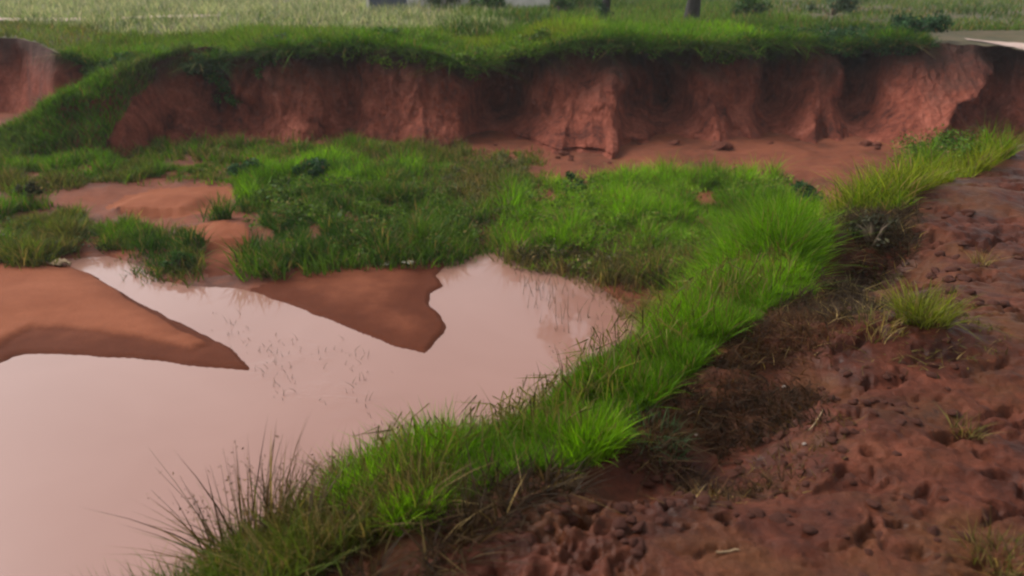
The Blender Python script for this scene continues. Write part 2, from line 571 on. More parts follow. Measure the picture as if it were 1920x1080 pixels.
# water sheet
wx = [(-26, 0.5), (6.0, 0.5), (6.0, 14.5), (-26, 14.5)]
me = mesh_from_arrays("pond_water", [(x, y, 0.0) for x, y in wx], [np.array([[0, 1, 2, 3]])])
tag(link("pond_water", me, M_WATER), "still pinkish brown silty water of the pond and its stream", "water", kind="structure")

# ------------------------------------------------------------------ far cliff: a ruled surface from foot to rim
cliff_px = np.array([  # u, rim v, foot v, setback of the rim
    (60, 200, 262, 0.8), (120, 170, 262, 0.9), (180, 140, 262, 1.2), (240, 120, 264, 1.5), (330, 116, 266, 1.5), (400, 122, 268, 1.3), (440, 104, 268, 1.0), (520, 96, 270, 1.0), (620, 90, 268, 1.0), (700, 92, 268, 1.0),
    (780, 96, 270, 1.0), (840, 112, 270, 1.0), (880, 128, 268, 0.9), (930, 116, 268, 0.9), (1000, 100, 270, 1.1), (1090, 88, 272, 1.7), (1180, 80, 274, 1.9), (1230, 92, 272, 1.1), (1290, 86, 270, 1.1),
    (1360, 90, 266, 1.5), (1440, 84, 266, 1.4), (1540, 86, 266, 1.7), (1620, 82, 272, 1.5), (1700, 80, 284, 2.0), (1780, 82, 290, 2.2), (1850, 86, 290, 2.0), (1920, 98, 285, 1.5),
    (2020, 108, 285, 1.2), (2150, 112, 290, 1.2), (2300, 112, 295, 1.2)], float)
NS, NT = 1100, 130
us = np.linspace(60, 2300, NS)
vr = np.interp(us, cliff_px[:, 0], cliff_px[:, 1])
vf = np.interp(us, cliff_px[:, 0], cliff_px[:, 2])
vr = vr + 7.0 * fbm(us / 45.0, us * 0, octaves=3, seed=58)
sb = np.interp(us, cliff_px[:, 0], cliff_px[:, 3])
foot = np.array([on_z(u, v, 0.15) for u, v in zip(us, vf)])
foot[:, 2] = -0.1
rim = np.zeros_like(foot)
for i, (u, v) in enumerate(zip(us, vr)):
    d = ray(u, v)
    D = foot[i, 1] + sb[i]
    rim[i] = EYE + d * (D / d[1])
k = np.ones(25) / 25


def smooth1(a):
    p = np.concatenate([np.repeat(a[:1], 12, 0), a, np.repeat(a[-1:], 12, 0)])
    return np.stack([np.convolve(p[:, j], k, 'valid') for j in range(a.shape[1])], 1)


foot, rim = smooth1(foot), smooth1(rim)
tt = np.linspace(0, 1, NT)
U, T = np.meshgrid(us, tt)
F3, R3 = foot[None], rim[None]
prof = 0.55 * T + 0.45 * sstep(0.0, 0.55, 1 - T) * 0  # placeholder shape, replaced below
# plan position: talus slope below, nearly vertical with an overhanging lip above
setb = np.where(T < 0.4, T / 0.4 * 0.6, 0.6 + (T - 0.4) / 0.6 * 0.5)
setb = setb - 0.10 * sstep(0.75, 1.0, T)
P = F3 + (R3 - F3) * np.stack([setb, setb, T], -1)
P[..., 2] = foot[None, :, 2] + (rim[None, :, 2] - foot[None, :, 2]) * T
# ridges and recesses (px position, lean px, width px, strength m, low-weight)
out_m = np.zeros_like(T)
U0 = U.copy()
U = U + 20 * fbm(U / 90.0, T * 2.2, octaves=3, seed=59) + 9 * fbm(U / 22.0, T * 5, octaves=2, seed=60)
for u0, lean, wl, wr, amp, low in [(850, 10, 60, 14, 0.9, 0.3), (1130, 60, 90, 22, 1.1, 0.9), (1040, 70, 60, 12, 0.6, 1.6), (1145, -20, 20, 40, 0.4, 1.2), (1340, 10, 60, 30, 0.6, 1.0), (1428, 6, 40, 12, 0.55, 1.2),
                                   (1500, 55, 34, 9, 0.8, 1.3), (1550, 20, 60, 26, 0.5, 0.2), (1665, 250, 120, 12, 1.5, 0.6), (340, 50, 110, 40, 0.6, 1.0), (580, -20, 90, 50, 0.45, 1.0), (750, 10, 80, 40, 0.5, 1.0),
                                   (1215, 0, 30, 14, 0.35, 1.5), (1930, 40, 60, 40, 0.5, 1.0)]:
    dd = U - (u0 + lean * T)
    g = np.where(dd < 0, np.exp(-np.abs(dd / wl) ** 1.3), np.exp(-(dd / wr) ** 2))
    out_m += amp * g * (1 - T) ** low * sstep(1.0, 0.75, T)
for u0, lean, w, ta, pr in [(1070, 105, 95, 0.95, 0.9), (1150, 20, 40, 0.6, 0.6), (1330, 25, 80, 0.55, 0.8), (1405, -10, 45, 0.5, 0.6), (1500, 30, 40, 0.55, 0.6), (1565, 0, 60, 0.45, 0.7), (975, 30, 80, 0.35, 0.7),
                          (800, 20, 70, 0.5, 0.6), (690, 0, 70, 0.45, 0.6), (560, 20, 80, 0.5, 0.6), (440, 10, 50, 0.3, 0.5), (320, 60, 130, 0.75, 0.8), (215, 40, 70, 0.5, 0.5), (1215, 0, 30, 0.3, 0.4), (1640, 40, 60, 0.5, 0.8)]:
    f_ = np.clip(1 - T / ta, 0, 1)
    w_ = w * (0.25 + 0.75 * f_)
    rr_ = np.clip(1 - np.abs(U - u0 - lean * T) / w_, 0, 1)
    out_m += pr * f_ ** 0.8 * rr_ ** 0.8
for u0, lean, w, amp in [(935, 10, 60, 1.2), (1250, -5, 50, 1.2), (1462, 5, 32, 0.9), (1620, 8, 40, 1.0), (1960, 30, 40, 0.5), (1890, 0, 40, 0.6), (405, 0, 34, 0.45), (480, 0, 26, 0.3), (640, 10, 40, 0.4)]:
    g = np.exp(-((U - u0 - lean * T) / w) ** 2)
    out_m -= 1.8 * amp * g * sstep(0.05, 0.4, T) * sstep(1.02, 0.9, T)
dd = U - (1665 + 250 * T)
out_m -= 1.1 * sstep(4, 26, dd) * sstep(230, 90, dd) * (1 - T)
U = U0
sx = U / 78.0
out_m += 0.34 * fbm(sx * 1.1 + 2.5 * T, T * 1.3, octaves=3, seed=61) * sstep(1.0, 0.8, T) 
out_m += 0.30 * (0.5 - np.abs(fbm(sx * 1.9 + 1.6 * T, T * 2.0 + 7, octaves=4, seed=67))) * sstep(1.0, 0.8, T)
out_m += 0.10 * (0.35 - np.abs(fbm(sx * 4.0 + 2 * T, T * 5 + 3, octaves=5, seed=73, gain=0.6))) + 0.035 * fbm(sx * 0.6, T * 16, octaves=3, seed=74)
out_m += 0.13 * fbm(sx * 6, T * 5, octaves=4, seed=71, gain=0.6)
# water-cut notch at the foot
nm = np.interp(U, [820, 860, 1180, 1230, 1300], [0, 1, 1, 0.8, 0])
zz = P[..., 2]
out_m += nm * (0.16 * sstep(0.28, 0.31, zz) * sstep(0.8, 0.35, zz))
dirx, diry = foot[:, 0], foot[:, 1]
nn = np.hypot(dirx, diry)
ox, oy = -(dirx / nn) * 0.35, -(diry / nn)
ox = -0.3 * dirx / nn
P[..., 0] += out_m * ox[None]
P[..., 1] += out_m * oy[None]
P[..., 2] += 0.03 * fbm(sx * 3, T * 3, octaves=3, seed=77)
ii = np.arange(NS * NT).reshape(NT, NS)
q = np.stack([ii[:-1, :-1], ii[:-1, 1:], ii[1:, 1:], ii[1:, :-1]], -1).reshape(-1, 4)
me = mesh_from_arrays("earth_cliff", P.reshape(-1, 3), [q])
tag(link("earth_cliff", me, M_CLIFF), "steep eroded red earth cliff, darker towards the rim, across the far side of the pit", "cliff", kind="structure")
RIM = P[-1]                                     # actual rim

# ------------------------------------------------------------------ plateau behind the rim
back = np.concatenate([[0], np.geomspace(0.15, 420, 90)])
ext_l = np.array([[-60 - 5 * 0, 24.0, 2.2], [-30, 23.0, 2.2], [-20, 22.5, 2.2], [-16.0, 23.2, 2.25], [-13.6, 23.0, 2.2], [-12.2, 21.5, 2.2], [-11.2, 20.3, 2.1]])
ext_r = np.array([[22, 19.5, 2.2], [40, 19, 2.3], [80, 18, 2.4]])
PL_RIM = np.concatenate([ext_l, RIM[::4][17:], ext_r])
PLAT_Z = 2.37


def plateau_z(x, y, rimz, b):
    z = rimz + (PLAT_Z - rimz) * sstep(0, 4.0, b)
    return z + 0.10 * fbm(x * 0.35, y * 0.35, octaves=3, seed=81) * sstep(0.3, 3, b)


pn = len(PL_RIM)
nx = np.concatenate([PL_RIM[:, 0]])
dirp = np.stack([PL_RIM[:, 0] * 0.0, np.ones(pn)], 1)
dirp /= np.linalg.norm(dirp, axis=1)[:, None]
B, I = np.meshgrid(back, np.arange(pn), indexing='ij')
PX = PL_RIM[I, 0] + dirp[I, 0] * B
PY = PL_RIM[I, 1] + dirp[I, 1] * B
PZ = plateau_z(PX, PY, PL_RIM[I, 2], B)
ii = np.arange(PX.size).reshape(PX.shape)
q = np.stack([ii[:-1, :-1], ii[:-1, 1:], ii[1:, 1:], ii[1:, :-1]], -1).reshape(-1, 4)
me = mesh_from_arrays("plateau_ground", np.stack([PX, PY, PZ], -1).reshape(-1, 3), [q])
tag(link("plateau_ground", me, M_FIELD), "level field ground on top of the cliff running back to the horizon", "field", kind="structure")


def rim_at(x):
    o = np.argsort(PL_RIM[:, 0])
    return np.interp(x, PL_RIM[o, 0], PL_RIM[o, 1]), np.interp(x, PL_RIM[o, 0], PL_RIM[o, 2])


def plat_z(x, y):
    ry, rz = rim_at(x)
    b = np.clip(y - ry, 0, None)
    return plateau_z(np.asarray(x, float), np.asarray(y, float), rz, b)


# wall of the side gully behind the grassy spur, far left
gx = np.linspace(-34, -10.5, 220)
gt = np.linspace(0, 1, 40)
GXX, GT = np.meshgrid(gx, gt)
gy, gz = rim_at(GXX)
yy = gy - 0.9 * (1 - GT) - 0.35 * fbm(GXX * 0.9, GT * 1.5, octaves=4, seed=91) * sstep(1, .8, GT) 
zz = 0.0 + gz * GT
ii = np.arange(GXX.size).reshape(GXX.shape)
q = np.stack([ii[:-1, :-1], ii[:-1, 1:], ii[1:, 1:], ii[1:, :-1]], -1).reshape(-1, 4)
me = mesh_from_arrays("gully_wall", np.stack([GXX, yy, zz], -1).reshape(-1, 3), [q])
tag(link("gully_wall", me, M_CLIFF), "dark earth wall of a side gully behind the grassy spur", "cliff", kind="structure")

# grassy spur sloping down to the left
ridge_px = [(420, 98, 2.2), (330, 104, 2.2), (250, 116, 2.1), (190, 140, 1.9), (130, 178, 1.45), (60, 222, 0.95), (0, 255, 0.6), (-80, 285, 0.3), (-200, 300, 0.05)]
ridge = np.array([on_z(u, v, z) for u, v, z in ridge_px])
ridge[:5, 1] += (2.0, 1.9, 1.7, 1.1, 0.4)
s_f = np.linspace(0, 1, 120)
s_k = np.linspace(0, 1, len(ridge))
RG = np.stack([np.interp(s_f, s_k, ridge[:, j]) for j in range(3)], 1)
cross = np.linspace(-1, 1, 60)
SV = np.zeros((120, 60, 3))
for i in range(120):
    h = RG[i, 2]
    for j, c in enumerate(cross):
        f_ = sstep(0.0, 0.45, i / 119.0)
        wdt = (0.35 + 0.75 * h) if c > 0 else (0.12 + f_ * (0.45 + 0.6 * h))
        if c < 0: h = h - 0.0
        SV[i, j] = (RG[i, 0] + 0.25 * (-c) * wdt, RG[i, 1] + c * wdt * (1.0), (h + 0.12) * (1 - abs(c) ** 1.4) - 0.12)
SV[..., 2] += 0.10 * fbm(SV[..., 0] * 1.3, SV[..., 1] * 1.3, octaves=4, seed=95)
SV[..., 1] += 0.45 * fbm(SV[..., 0] * 1.1, SV[..., 2] * 1.4, octaves=5, seed=96, gain=0.6)
ii = np.arange(120 * 60).reshape(120, 60)
q = np.stack([ii[:-1, :-1], ii[:-1, 1:], ii[1:, 1:], ii[1:, :-1]], -1).reshape(-1, 4)
me = mesh_from_arrays("grassy_spur", SV.reshape(-1, 3), [q])
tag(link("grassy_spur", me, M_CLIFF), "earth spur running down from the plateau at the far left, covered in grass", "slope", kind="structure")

# pale road on the plateau at the right and faint track at the left
def strip(name, pts, width, mat, lift, label, cat):
    pts = np.array(pts, float)
    s = np.linspace(0, 1, 60)
    kx = np.linspace(0, 1, len(pts))
    cx, cy = np.interp(s, kx, pts[:, 0]), np.interp(s, kx, pts[:, 1])
    tx, ty = np.gradient(cx), np.gradient(cy)
    n = np.hypot(tx, ty); tx, ty = tx / n, ty / n
    rows = []
    for f in np.linspace(-1, 1, 7):
        w = width * 0.5 * f * (1 + 0.15 * fbm(s * 9, s * 0 + 3 * np.sign(f), octaves=3, seed=99))
        X, Y = cx - ty * w, cy + tx * w
        rows.append(np.stack([X, Y, plat_z(X, Y) + lift], 1))
    V = np.stack(rows, 1)
    ii = np.arange(60 * 7).reshape(60, 7)
    q = np.stack([ii[:-1, :-1], ii[:-1, 1:], ii[1:, 1:], ii[1:, :-1]], -1).reshape(-1, 4)
    return tag(link(name, mesh_from_arrays(name, V.reshape(-1, 3), [q]), mat), label, cat, kind="structure")


a = on_z(1850, 74, PLAT_Z); b = on_z(1990, 84, PLAT_Z)
strip("dirt_road", [(a[0] - 0.2, a[1] + 0.6), (a[0] + 1.0, a[1] + 0.1), (b[0], b[1] + 0.2), (b[0] + 4, b[1] - 0.2), (b[0] + 14, b[1] - 1)], 0.8, M_TRACK, 0.03,
      "short stretch of pale dirt road above the cliff at the right", "road")
a = on_z(30, 43, PLAT_Z); b = on_z(290, 40, PLAT_Z)
strip("field_track", [(a[0] - 8, a[1]), tuple(a[:2]), tuple(b[:2]), (b[0] + 2, b[1] + 0.6)], 0.9, M_TRACK, 0.1, "faint pale track through the dry grass at the far left", "path")


# ------------------------------------------------------------------ grass
def blades(pos, h, w, colors, segs=3, lean=0.35, bend=0.5, lean_dir=None, tip=None):
    """arrays -> vertices, faces, colours for a patch of tapering bent blades"""
    n = len(pos)
    az = rng.uniform(0, 2 * math.pi, n)
    la = rng.uniform(0, 2 * math.pi, n) if lean_dir is None else lean_dir + rng.normal(0, 0.9, n)
    ln = np.abs(rng.normal(0, lean, n))
    bd = np.abs(rng.normal(0, bend, n))
    wx, wy = np.cos(az), np.sin(az)
    lx, ly = np.cos(la), np.sin(la)
    V, C = [], []
    for s in range(segs + 1):
        t = s / segs
        out = h * (ln * t + bd * t * t)
        up = h * (t - 0.35 * bd * t * t - 0.15 * ln * t)
        c = pos + np.stack([lx * out, ly * out, up], 1)
        ww = w * (1 - t ** 1.6) * (0.75 + 0.6 * t * (1 - t) * 2)
        cc = colors if tip is None else colors * (1 - t * 0.8)[..., None] + tip * (t * 0.8) if False else (colors if tip is None else colors + (tip - colors) * (t ** 2) * 0.7)
        if s < segs:
            off = np.stack([wx * ww * 0.5, wy * ww * 0.5, np.zeros(n)], 1)
            V += [c - off, c + off]
            C += [cc, cc]
        else:
            V.append(c); C.append(cc)
    k = 2 * segs + 1
    V = np.stack(V, 1).reshape(-1, 3)
    C = np.stack(C, 1).reshape(-1, 3)
    base = np.arange(n)[:, None] * k
    qd = np.concatenate([base + np.array([2 * s, 2 * s + 1, 2 * s + 3, 2 * s + 2]) for s in range(segs - 1)]) if segs > 1 else np.zeros((0, 4), int)
    tr = base + np.array([2 * segs - 2, 2 * segs - 1, 2 * segs])
    return V, qd, tr, C


def grass_object(name, parts, label, cat="grass", kind="stuff", parent=None, mat=None, loc=None):
    Vs, Q, T3, Cs, off = [], [], [], [], 0
    for V, q, t, C in parts:
        Vs.append(V); Cs.append(C)
        if len(q): Q.append(q + off)
        if len(t): T3.append(t + off)
        off += len(V)
    fl = ([np.concatenate(Q)] if Q else []) + ([np.concatenate(T3)] if T3 else [])
    V = np.concatenate(Vs)
    if loc is not None:
        V = V - np.asarray(loc)
    me = mesh_from_arrays(name, V, fl, np.concatenate(Cs))
    o = link(name, me, mat or M_GRASS, parent, loc)
    if parent is None:
        tag(o, label, cat, kind=kind)
    return o


def tint(n, a, b, noise=None, spread=0.25, extra=None, pe=0.0):
    """mix of two blade colours by a patch noise, with a share of a third (dry) colour"""
    a, b = np.array(a), np.array(b)
    t = rng.uniform(0, 1, n) if noise is None else np.clip(0.58 + noise * 1.7 + rng.normal(0, 0.3, n), 0, 1.0)
    c = a + (b - a) * t[:, None]
    if extra is not None:
        m = rng.uniform(0, 1, n) < pe
        c[m] = np.array(extra)
    return np.clip(c * (1 + rng.normal(0, spread * 1.5, n).clip(-0.7, 1.2))[:, None], 0.003, 1)


def sample_poly(poly, n, thresh=None, fs=1.2, seed=0, soft=0.0):
    P = np.array(poly)
    lo, hi = P.min(0), P.max(0)
    xs, ys = [], []
    got = 0
    for _ in range(60):
        m = max(n * 2, 2000)
        x, y = rng.uniform(lo[0] - soft, hi[0] + soft, m), rng.uniform(lo[1] - soft, hi[1] + soft, m)
        sd = seg_sd(x, y, poly)
        ok = sd > rng.uniform(-soft, soft, m) * 1.0 if soft > 0 else sd > 0
        if thresh is not None:
            ok &= fbm(x * fs, y * fs, octaves=3, seed=seed) > thresh + rng.uniform(-0.12, 0.12, m)
        xs.append(x[ok]); ys.append(y[ok]); got += ok.sum()
        if got >= n: break
    x, y = np.concatenate(xs)[:n], np.concatenate(ys)[:n]
    return x, y


G_BRIGHT = (0.175, 0.35, 0.004)
G_MID = (0.085, 0.185, 0.005)
G_DARK = (0.032, 0.08, 0.008)
G_YEL = (0.19, 0.22, 0.014)
G_OLIVE = (0.105, 0.105, 0.024)
G_DRY = (0.22, 0.15, 0.06)
G_BROWN = (0.11, 0.062, 0.026)
G_DARK_BROWN = (0.035, 0.022, 0.013)


def pit_grass(name, px, n, hmin, hmax, w, cols, label, thresh=None, fs=2.3, seed=0, soft=0.45, z=0.08, dry=0.06, segs=3, drycol=G_DRY):
    poly = xy(px, z)
    x, y = sample_poly(poly, n, thresh, fs, seed, soft)
    zz = ground_z(x, y)
    keep = (zz > -0.06) & not_bare(x, y)
    x, y, zz = x[keep], y[keep], zz[keep]
    nz = fbm(x * 1.3, y * 1.3, octaves=3, seed=seed + 5)
    clump = 0.4 + 1.25 * np.clip(fbm(x * 2.1, y * 2.1, octaves=2, seed=seed + 9) + 0.4, 0, 1)
    h = rng.uniform(hmin, hmax, len(x)) * clump
    c = tint(len(x), cols[0], cols[1], nz, 0.22, drycol, dry)
    return grass_object(name, [blades(np.stack([x, y, zz - 0.02], 1), h, rng.uniform(0.6, 1.3, len(x)) * w, c, segs, 0.32, 0.45)], label)


pit_grass("grass", [(975, 400), (1010, 365), (1060, 352), (1200, 350), (1440, 352), (1490, 375), (1520, 440), (1470, 520), (1400, 545), (1330, 532), (1250, 520), (1120, 500), (985, 480), (955, 445)],
          46000, 0.16, 0.44, 0.02, (G_MID, G_BRIGHT), "tall bright green grass stand filling the right of the pit floor beyond the pool", thresh=-0.14, seed=101, dry=0.14)
pit_grass("grass", [(975, 470), (1030, 455), (1200, 470), (1330, 490), (1340, 535), (1230, 535), (1100, 516), (985, 497)],
          6500, 0.15, 0.42, 0.02, (G_OLIVE, G_BROWN), "brownish stemmy marsh grass at the water's edge below the bright stand", seed=111, dry=0.3)
pit_grass("grass", [(470, 400), (520, 345), (700, 345), (760, 350), (850, 390), (900, 430), (900, 462), (830, 478), (750, 486), (650, 490), (570, 500), (505, 508), (470, 490), (500, 440), (430, 420)],
          36000, 0.1, 0.4, 0.022, (G_DARK, (0.085, 0.16, 0.010)), "rank dark green grass and weeds covering the middle of the pit floor", thresh=-0.08, seed=121, dry=0.14)
pit_grass("grass", [(430, 345), (520, 322), (700, 322), (770, 335), (740, 360), (560, 372), (440, 370)],
          12000, 0.15, 0.4, 0.022, (G_MID, G_BRIGHT), "bright reedy grass clump at the back of the middle of the pit floor", thresh=-0.2, seed=127)
pit_grass("grass", [(-260, 400), (60, 402), (200, 425), (275, 445), (235, 468), (150, 474), (60, 492), (0, 505), (-300, 505)],
          24000, 0.12, 0.34, 0.022, (G_OLIVE, G_MID), "olive green grass patch at the left above the big sandbar", thresh=-0.05, seed=131, dry=0.15)
pit_grass("grass", [(-300, 345), (60, 318), (180, 304), (380, 302), (430, 322), (400, 340), (200, 345), (60, 370), (-300, 400)],
          19000, 0.1, 0.3, 0.026, (G_OLIVE, G_MID), "strip of short grass below the grassy spur at the left", thresh=-0.02, seed=137, dry=0.12)
pit_grass("grass", [(760, 300), (990, 300), (1000, 345), (950, 450), (900, 460), (850, 380), (740, 330)],
          15000, 0.08, 0.26, 0.022, (G_OLIVE, G_MID), "low scruffy olive weeds on the bare silt between the two grass stands", thresh=-0.3, fs=2.0, seed=141, dry=0.3)
pit_grass("grass", [(150, 285), (420, 285), (760, 285), (850, 285), (850, 300), (700, 310), (420, 310), (150, 300)],
          13000, 0.1, 0.3, 0.026, (G_OLIVE, G_MID), "thin grass along the foot of the cliff at the left", thresh=-0.3, seed=151, dry=0.25)
pit_grass("grass", [(280, 455), (350, 445), (370, 490), (330, 515), (290, 505)],
          2200, 0.12, 0.3, 0.02, (G_DARK, G_OLIVE), "small dark grass hummock beside the stream mouth", seed=157, dry=0.1)

# near crest grass
cl = np.array(CREST_LINE)
seglen = np.hypot(*np.diff(cl, axis=0).T)
cum = np.concatenate([[0], np.cumsum(seglen)])


def crest_points(s, off):
    x, y = np.interp(s, cum, cl[:, 0]), np.interp(s, cum, cl[:, 1])
    e = 0.05
    tx = np.interp(s + e, cum, cl[:, 0]) - np.interp(s - e, cum, cl[:, 0])
    ty = np.interp(s + e, cum, cl[:, 1]) - np.interp(s - e, cum, cl[:, 1])
    n = np.hypot(tx, ty) + 1e-9
    return x - ty / n * off, y + tx / n * off     # pit side is to the left of the direction of travel


def s_of(u, v):
    q = on_bank(u, v)
    ss = np.linspace(0, cum[-1], 4000)
    x, y = np.interp(ss, cum, cl[:, 0]), np.interp(ss, cum, cl[:, 1])
    return ss[np.argmin((x - q[0]) ** 2 + (y - q[1]) ** 2)]


S0, S1, S2, S3 = s_of(690, 1078), s_of(800, 1010), s_of(1545, 522), s_of(1690, 398)
S4 = s_of(1880, 300)


def crest_grass(s0, s1, n, o0, o1, hmin, hmax, w, cols, label, dry=0.05, seed=0, segs=4, lean=0.35, bend=0.5, thin=-1.0):
    s = rng.uniform(s0, s1, n)
    o = rng.uniform(o0, o1, n)
    edge = 0.12 * fbm(s * 2.2, s * 0 + seed, octaves=3, seed=seed)
    keep = o > o0 + np.abs(edge)
    s, o = s[keep], o[keep]
    x, y = crest_points(s, o)
    k2 = fbm(x * 3, y * 3, octaves=2, seed=seed + 1) > thin
    x, y, s, o = x[k2], y[k2], s[k2], o[k2]
    z = ground_z(x, y)
    nz = fbm(x * 1.6, y * 1.6, octaves=3, seed=seed + 3)
    cl_ = 0.45 + 1.1 * np.clip(fbm(x * 3.2, y * 3.2, octaves=2, seed=seed + 7) + 0.4, 0, 1)
    h = rng.uniform(hmin, hmax, len(x)) * cl_
    c = tint(len(x), cols[0], cols[1], nz, 0.22, G_DRY, dry)
    return grass_object("grass", [blades(np.stack([x, y, z - 0.01], 1), h, w * rng.uniform(0.6, 1.4, len(x)), c, segs, lean, bend)], label)


S25 = s_of(1585, 432)
crest_grass(S1 - 0.05, S2 + 0.05, 70000, 0.02, 0.6, 0.07, 0.185, 0.0068, (G_MID, G_BRIGHT), "lush bright green grass strip along the crest of the near bank above the pool", seed=201, dry=0.1, thin=-0.7, lean=0.28, bend=0.4)
crest_grass(s_of(1480, 568), S25, 22000, 0.08, 0.9, 0.13, 0.33, 0.009, (G_MID, G_BRIGHT), "tall bright grass at the far end of the near crest before the dark notch", seed=205, dry=0.08, thin=-0.35)
crest_grass(S0 - 0.5, S1 + 0.2, 10000, 0.05, 0.8, 0.06, 0.19, 0.0065, ((0.075, 0.11, 0.012), (0.09, 0.06, 0.02)), "brown and olive grass at the near end of the bank crest", seed=211, dry=0.2)
crest_grass(S3 - 0.15, S4 + 0.4, 12000, -0.05, 1.1, 0.1, 0.36, 0.012, (G_YEL, G_MID), "yellow green grass strip on the bank crest beyond the dark notch", seed=221, dry=0.1, thin=-0.15)
crest_grass(S1 - 0.3, S2, 4500, -0.2, 0.06, 0.05, 0.12, 0.007, (G_DARK_BROWN, (0.07, 0.04, 0.018)), "dry brown grass litter at the foot of the bright grass strip", seed=231, dry=0.04, segs=3, lean=1.0, bend=0.8, thin=-0.2)


def litter(name, px, n, h, w, cols, label, seed, dry=0.1):
    poly = [tuple(on_bank(u, v)[:2]) for u, v in px]
    x, y = sample_poly(poly, n, 0.0, 3.5, seed, 0.16)
    z = ground_z(x, y)
    hh = rng.uniform(0.4, 1.0, len(x)) * h
    return grass_object(name, [blades(np.stack([x, y, z], 1), hh, w * rng.uniform(0.6, 1.4, len(x)), tint(len(x), cols[0], cols[1], None, 0.3, G_DRY, dry), 3, 1.1, 0.9)], label, "dead grass")


litter("dead_grass", [(1100, 880), (1250, 760), (1400, 700), (1500, 720), (1500, 830), (1390, 880), (1250, 905), (1130, 920)], 2600, 0.06, 0.007, (G_DARK_BROWN, (0.07, 0.03, 0.015)),
       "very dark flattened grass litter in the hollow below the bright grass strip", 241, 0.0)  # litter blades in a very dark brown, lying nearly flat
litter("dead_grass", [(1555, 620), (1570, 470), (1600, 400), (1680, 395), (1690, 440), (1640, 520), (1600, 600)], 5000, 0.13, 0.008, (G_DARK_BROWN, (0.07, 0.045, 0.025)),
       "dark withered grass choking the notch in the bank", 251, 0.08)
litter("dead_grass", [(1400, 640), (1560, 540), (1580, 600), (1480, 720), (1300, 740)], 2600, 0.07, 0.006, ((0.07, 0.035, 0.016), (0.09, 0.04, 0.02)),
       "reddish brown dead grass below the far end of the crest strip", 261, 0.03)
litter("dead_grass", [(1280, 900), (1560, 780), (1600, 800), (1420, 890), (1300, 930)], 500, 0.05, 0.005, ((0.12, 0.07, 0.028), G_BROWN),
       "band of straw coloured dead grass across the middle of the mud", 271, 0.1)
litter("dead_grass", [(1560, 610), (1800, 560), (1900, 640), (1850, 700), (1600, 700)], 500, 0.05, 0.006, ((0.12, 0.075, 0.03), G_OLIVE),
       "thin straw and sprouts around the olive tuft on the mud", 281, 0.15)

# spur grass
n = 30000
i = rng.uniform(20, 119, n); j = rng.uniform(3, 58, n)
kk = j > 27 * (1 - sstep(22, 66, i + 8 * fbm(i * 0.1, j * 0.2, octaves=2, seed=303)))
i, j = i[kk], j[kk]; n = len(i)
i0, j0 = i.astype(int), j.astype(int)
pp = SV[i0, j0] + (SV[np.minimum(i0 + 1, 119), j0] - SV[i0, j0]) * (i - i0)[:, None] + (SV[i0, np.minimum(j0 + 1, 59)] - SV[i0, j0]) * (j - j0)[:, None]
nz = fbm(pp[:, 0] * 0.9, pp[:, 1] * 0.9, octaves=3, seed=301)
grass_object("grass", [blades(pp, rng.uniform(0.12, 0.32, n), 0.026 * rng.uniform(0.6, 1.3, n), tint(n, G_MID, (0.09, 0.13, 0.03), nz, 0.2, G_DRY, 0.06), 2)],
             "rough grass covering the spur that slopes down at the far left")


# rim fringe and meadow
def plateau_grass(x0, x1, b0, b1, n, hmin, hmax, w, cols, label, dry=0.1, seed=0, segs=2, droop=0, thresh=None, pw=1.0, lean_dir=None, lean=0.35, bend=0.45, drycol=G_DRY, fs=0.5):
    x = rng.uniform(x0, x1, n)
    b = b0 + (b1 - b0) * rng.uniform(0, 1, n) ** pw
    ry, rz = rim_at(x)
    y = ry + b
    xx = x + x * 0.06 * b * 0
    if thresh is not None:
        m = fbm(xx * fs, y * fs, octaves=3, seed=seed) > thresh + rng.uniform(-0.15, 0.15, len(xx))
        xx, y, b = xx[m], y[m], b[m]
    z = plat_z(xx, y) - 0.02
    nz = fbm(xx * 0.45, y * 0.45, octaves=3, seed=seed + 3)
    h = rng.uniform(hmin, hmax, len(xx)) * (0.6 + 0.7 * np.clip(fbm(xx * 1.1, y * 1.1, octaves=2, seed=seed + 6) + 0.4, 0, 1))
    c = tint(len(xx), cols[0], cols[1], nz, 0.2, drycol, dry)
    ld = None if lean_dir is None else np.full(len(xx), lean_dir)
    return grass_object("grass", [blades(np.stack([xx, y, z], 1), h, w * rng.uniform(0.6, 1.4, len(xx)), c, segs, lean, bend, ld)], label)


plateau_grass(-11, 1.8, 0.0, 2.8, 36000, 0.2, 0.5, 0.028, (G_MID, (0.12, 0.19, 0.02)), "soft green grass along the cliff edge on the left half", seed=401, pw=1.3)
plateau_grass(1.0, 6.2, 0.0, 3.0, 22000, 0.2, 0.5, 0.028, (G_MID, G_BRIGHT), "lush lime green grass along the cliff edge below the two trees", seed=411, pw=1.3)
plateau_grass(-2.5, 2.4, 0.0, 2.2, 15000, 0.25, 0.6, 0.028, (G_BRIGHT, G_YEL), "lush yellow green grass along the middle of the cliff edge", seed=413, pw=1.3, thresh=-0.2)
plateau_grass(6.0, 10.0, 0.0, 3.4, 14000, 0.15, 0.4, 0.028, (G_DARK, G_MID), "darker green grass along the cliff edge round the rim bushes at the right", seed=415, pw=1.3, thresh=-0.3)
plateau_grass(-11, 9.6, -0.16, 0.22, 24000, 0.15, 0.55, 0.024, (G_DARK, G_MID), "grass hanging over the lip of the cliff", seed=421, lean_dir=-math.pi / 2, lean=0.8, bend=1.4, segs=3, dry=0.12, thresh=-0.15, fs=0.9)
plateau_grass(-34, -10, 0.0, 3.0, 16000, 0.1, 0.28, 0.03, (G_OLIVE, (0.12, 0.17, 0.03)), "grass on the edge of the side gully at the far left", seed=431, dry=0.15)
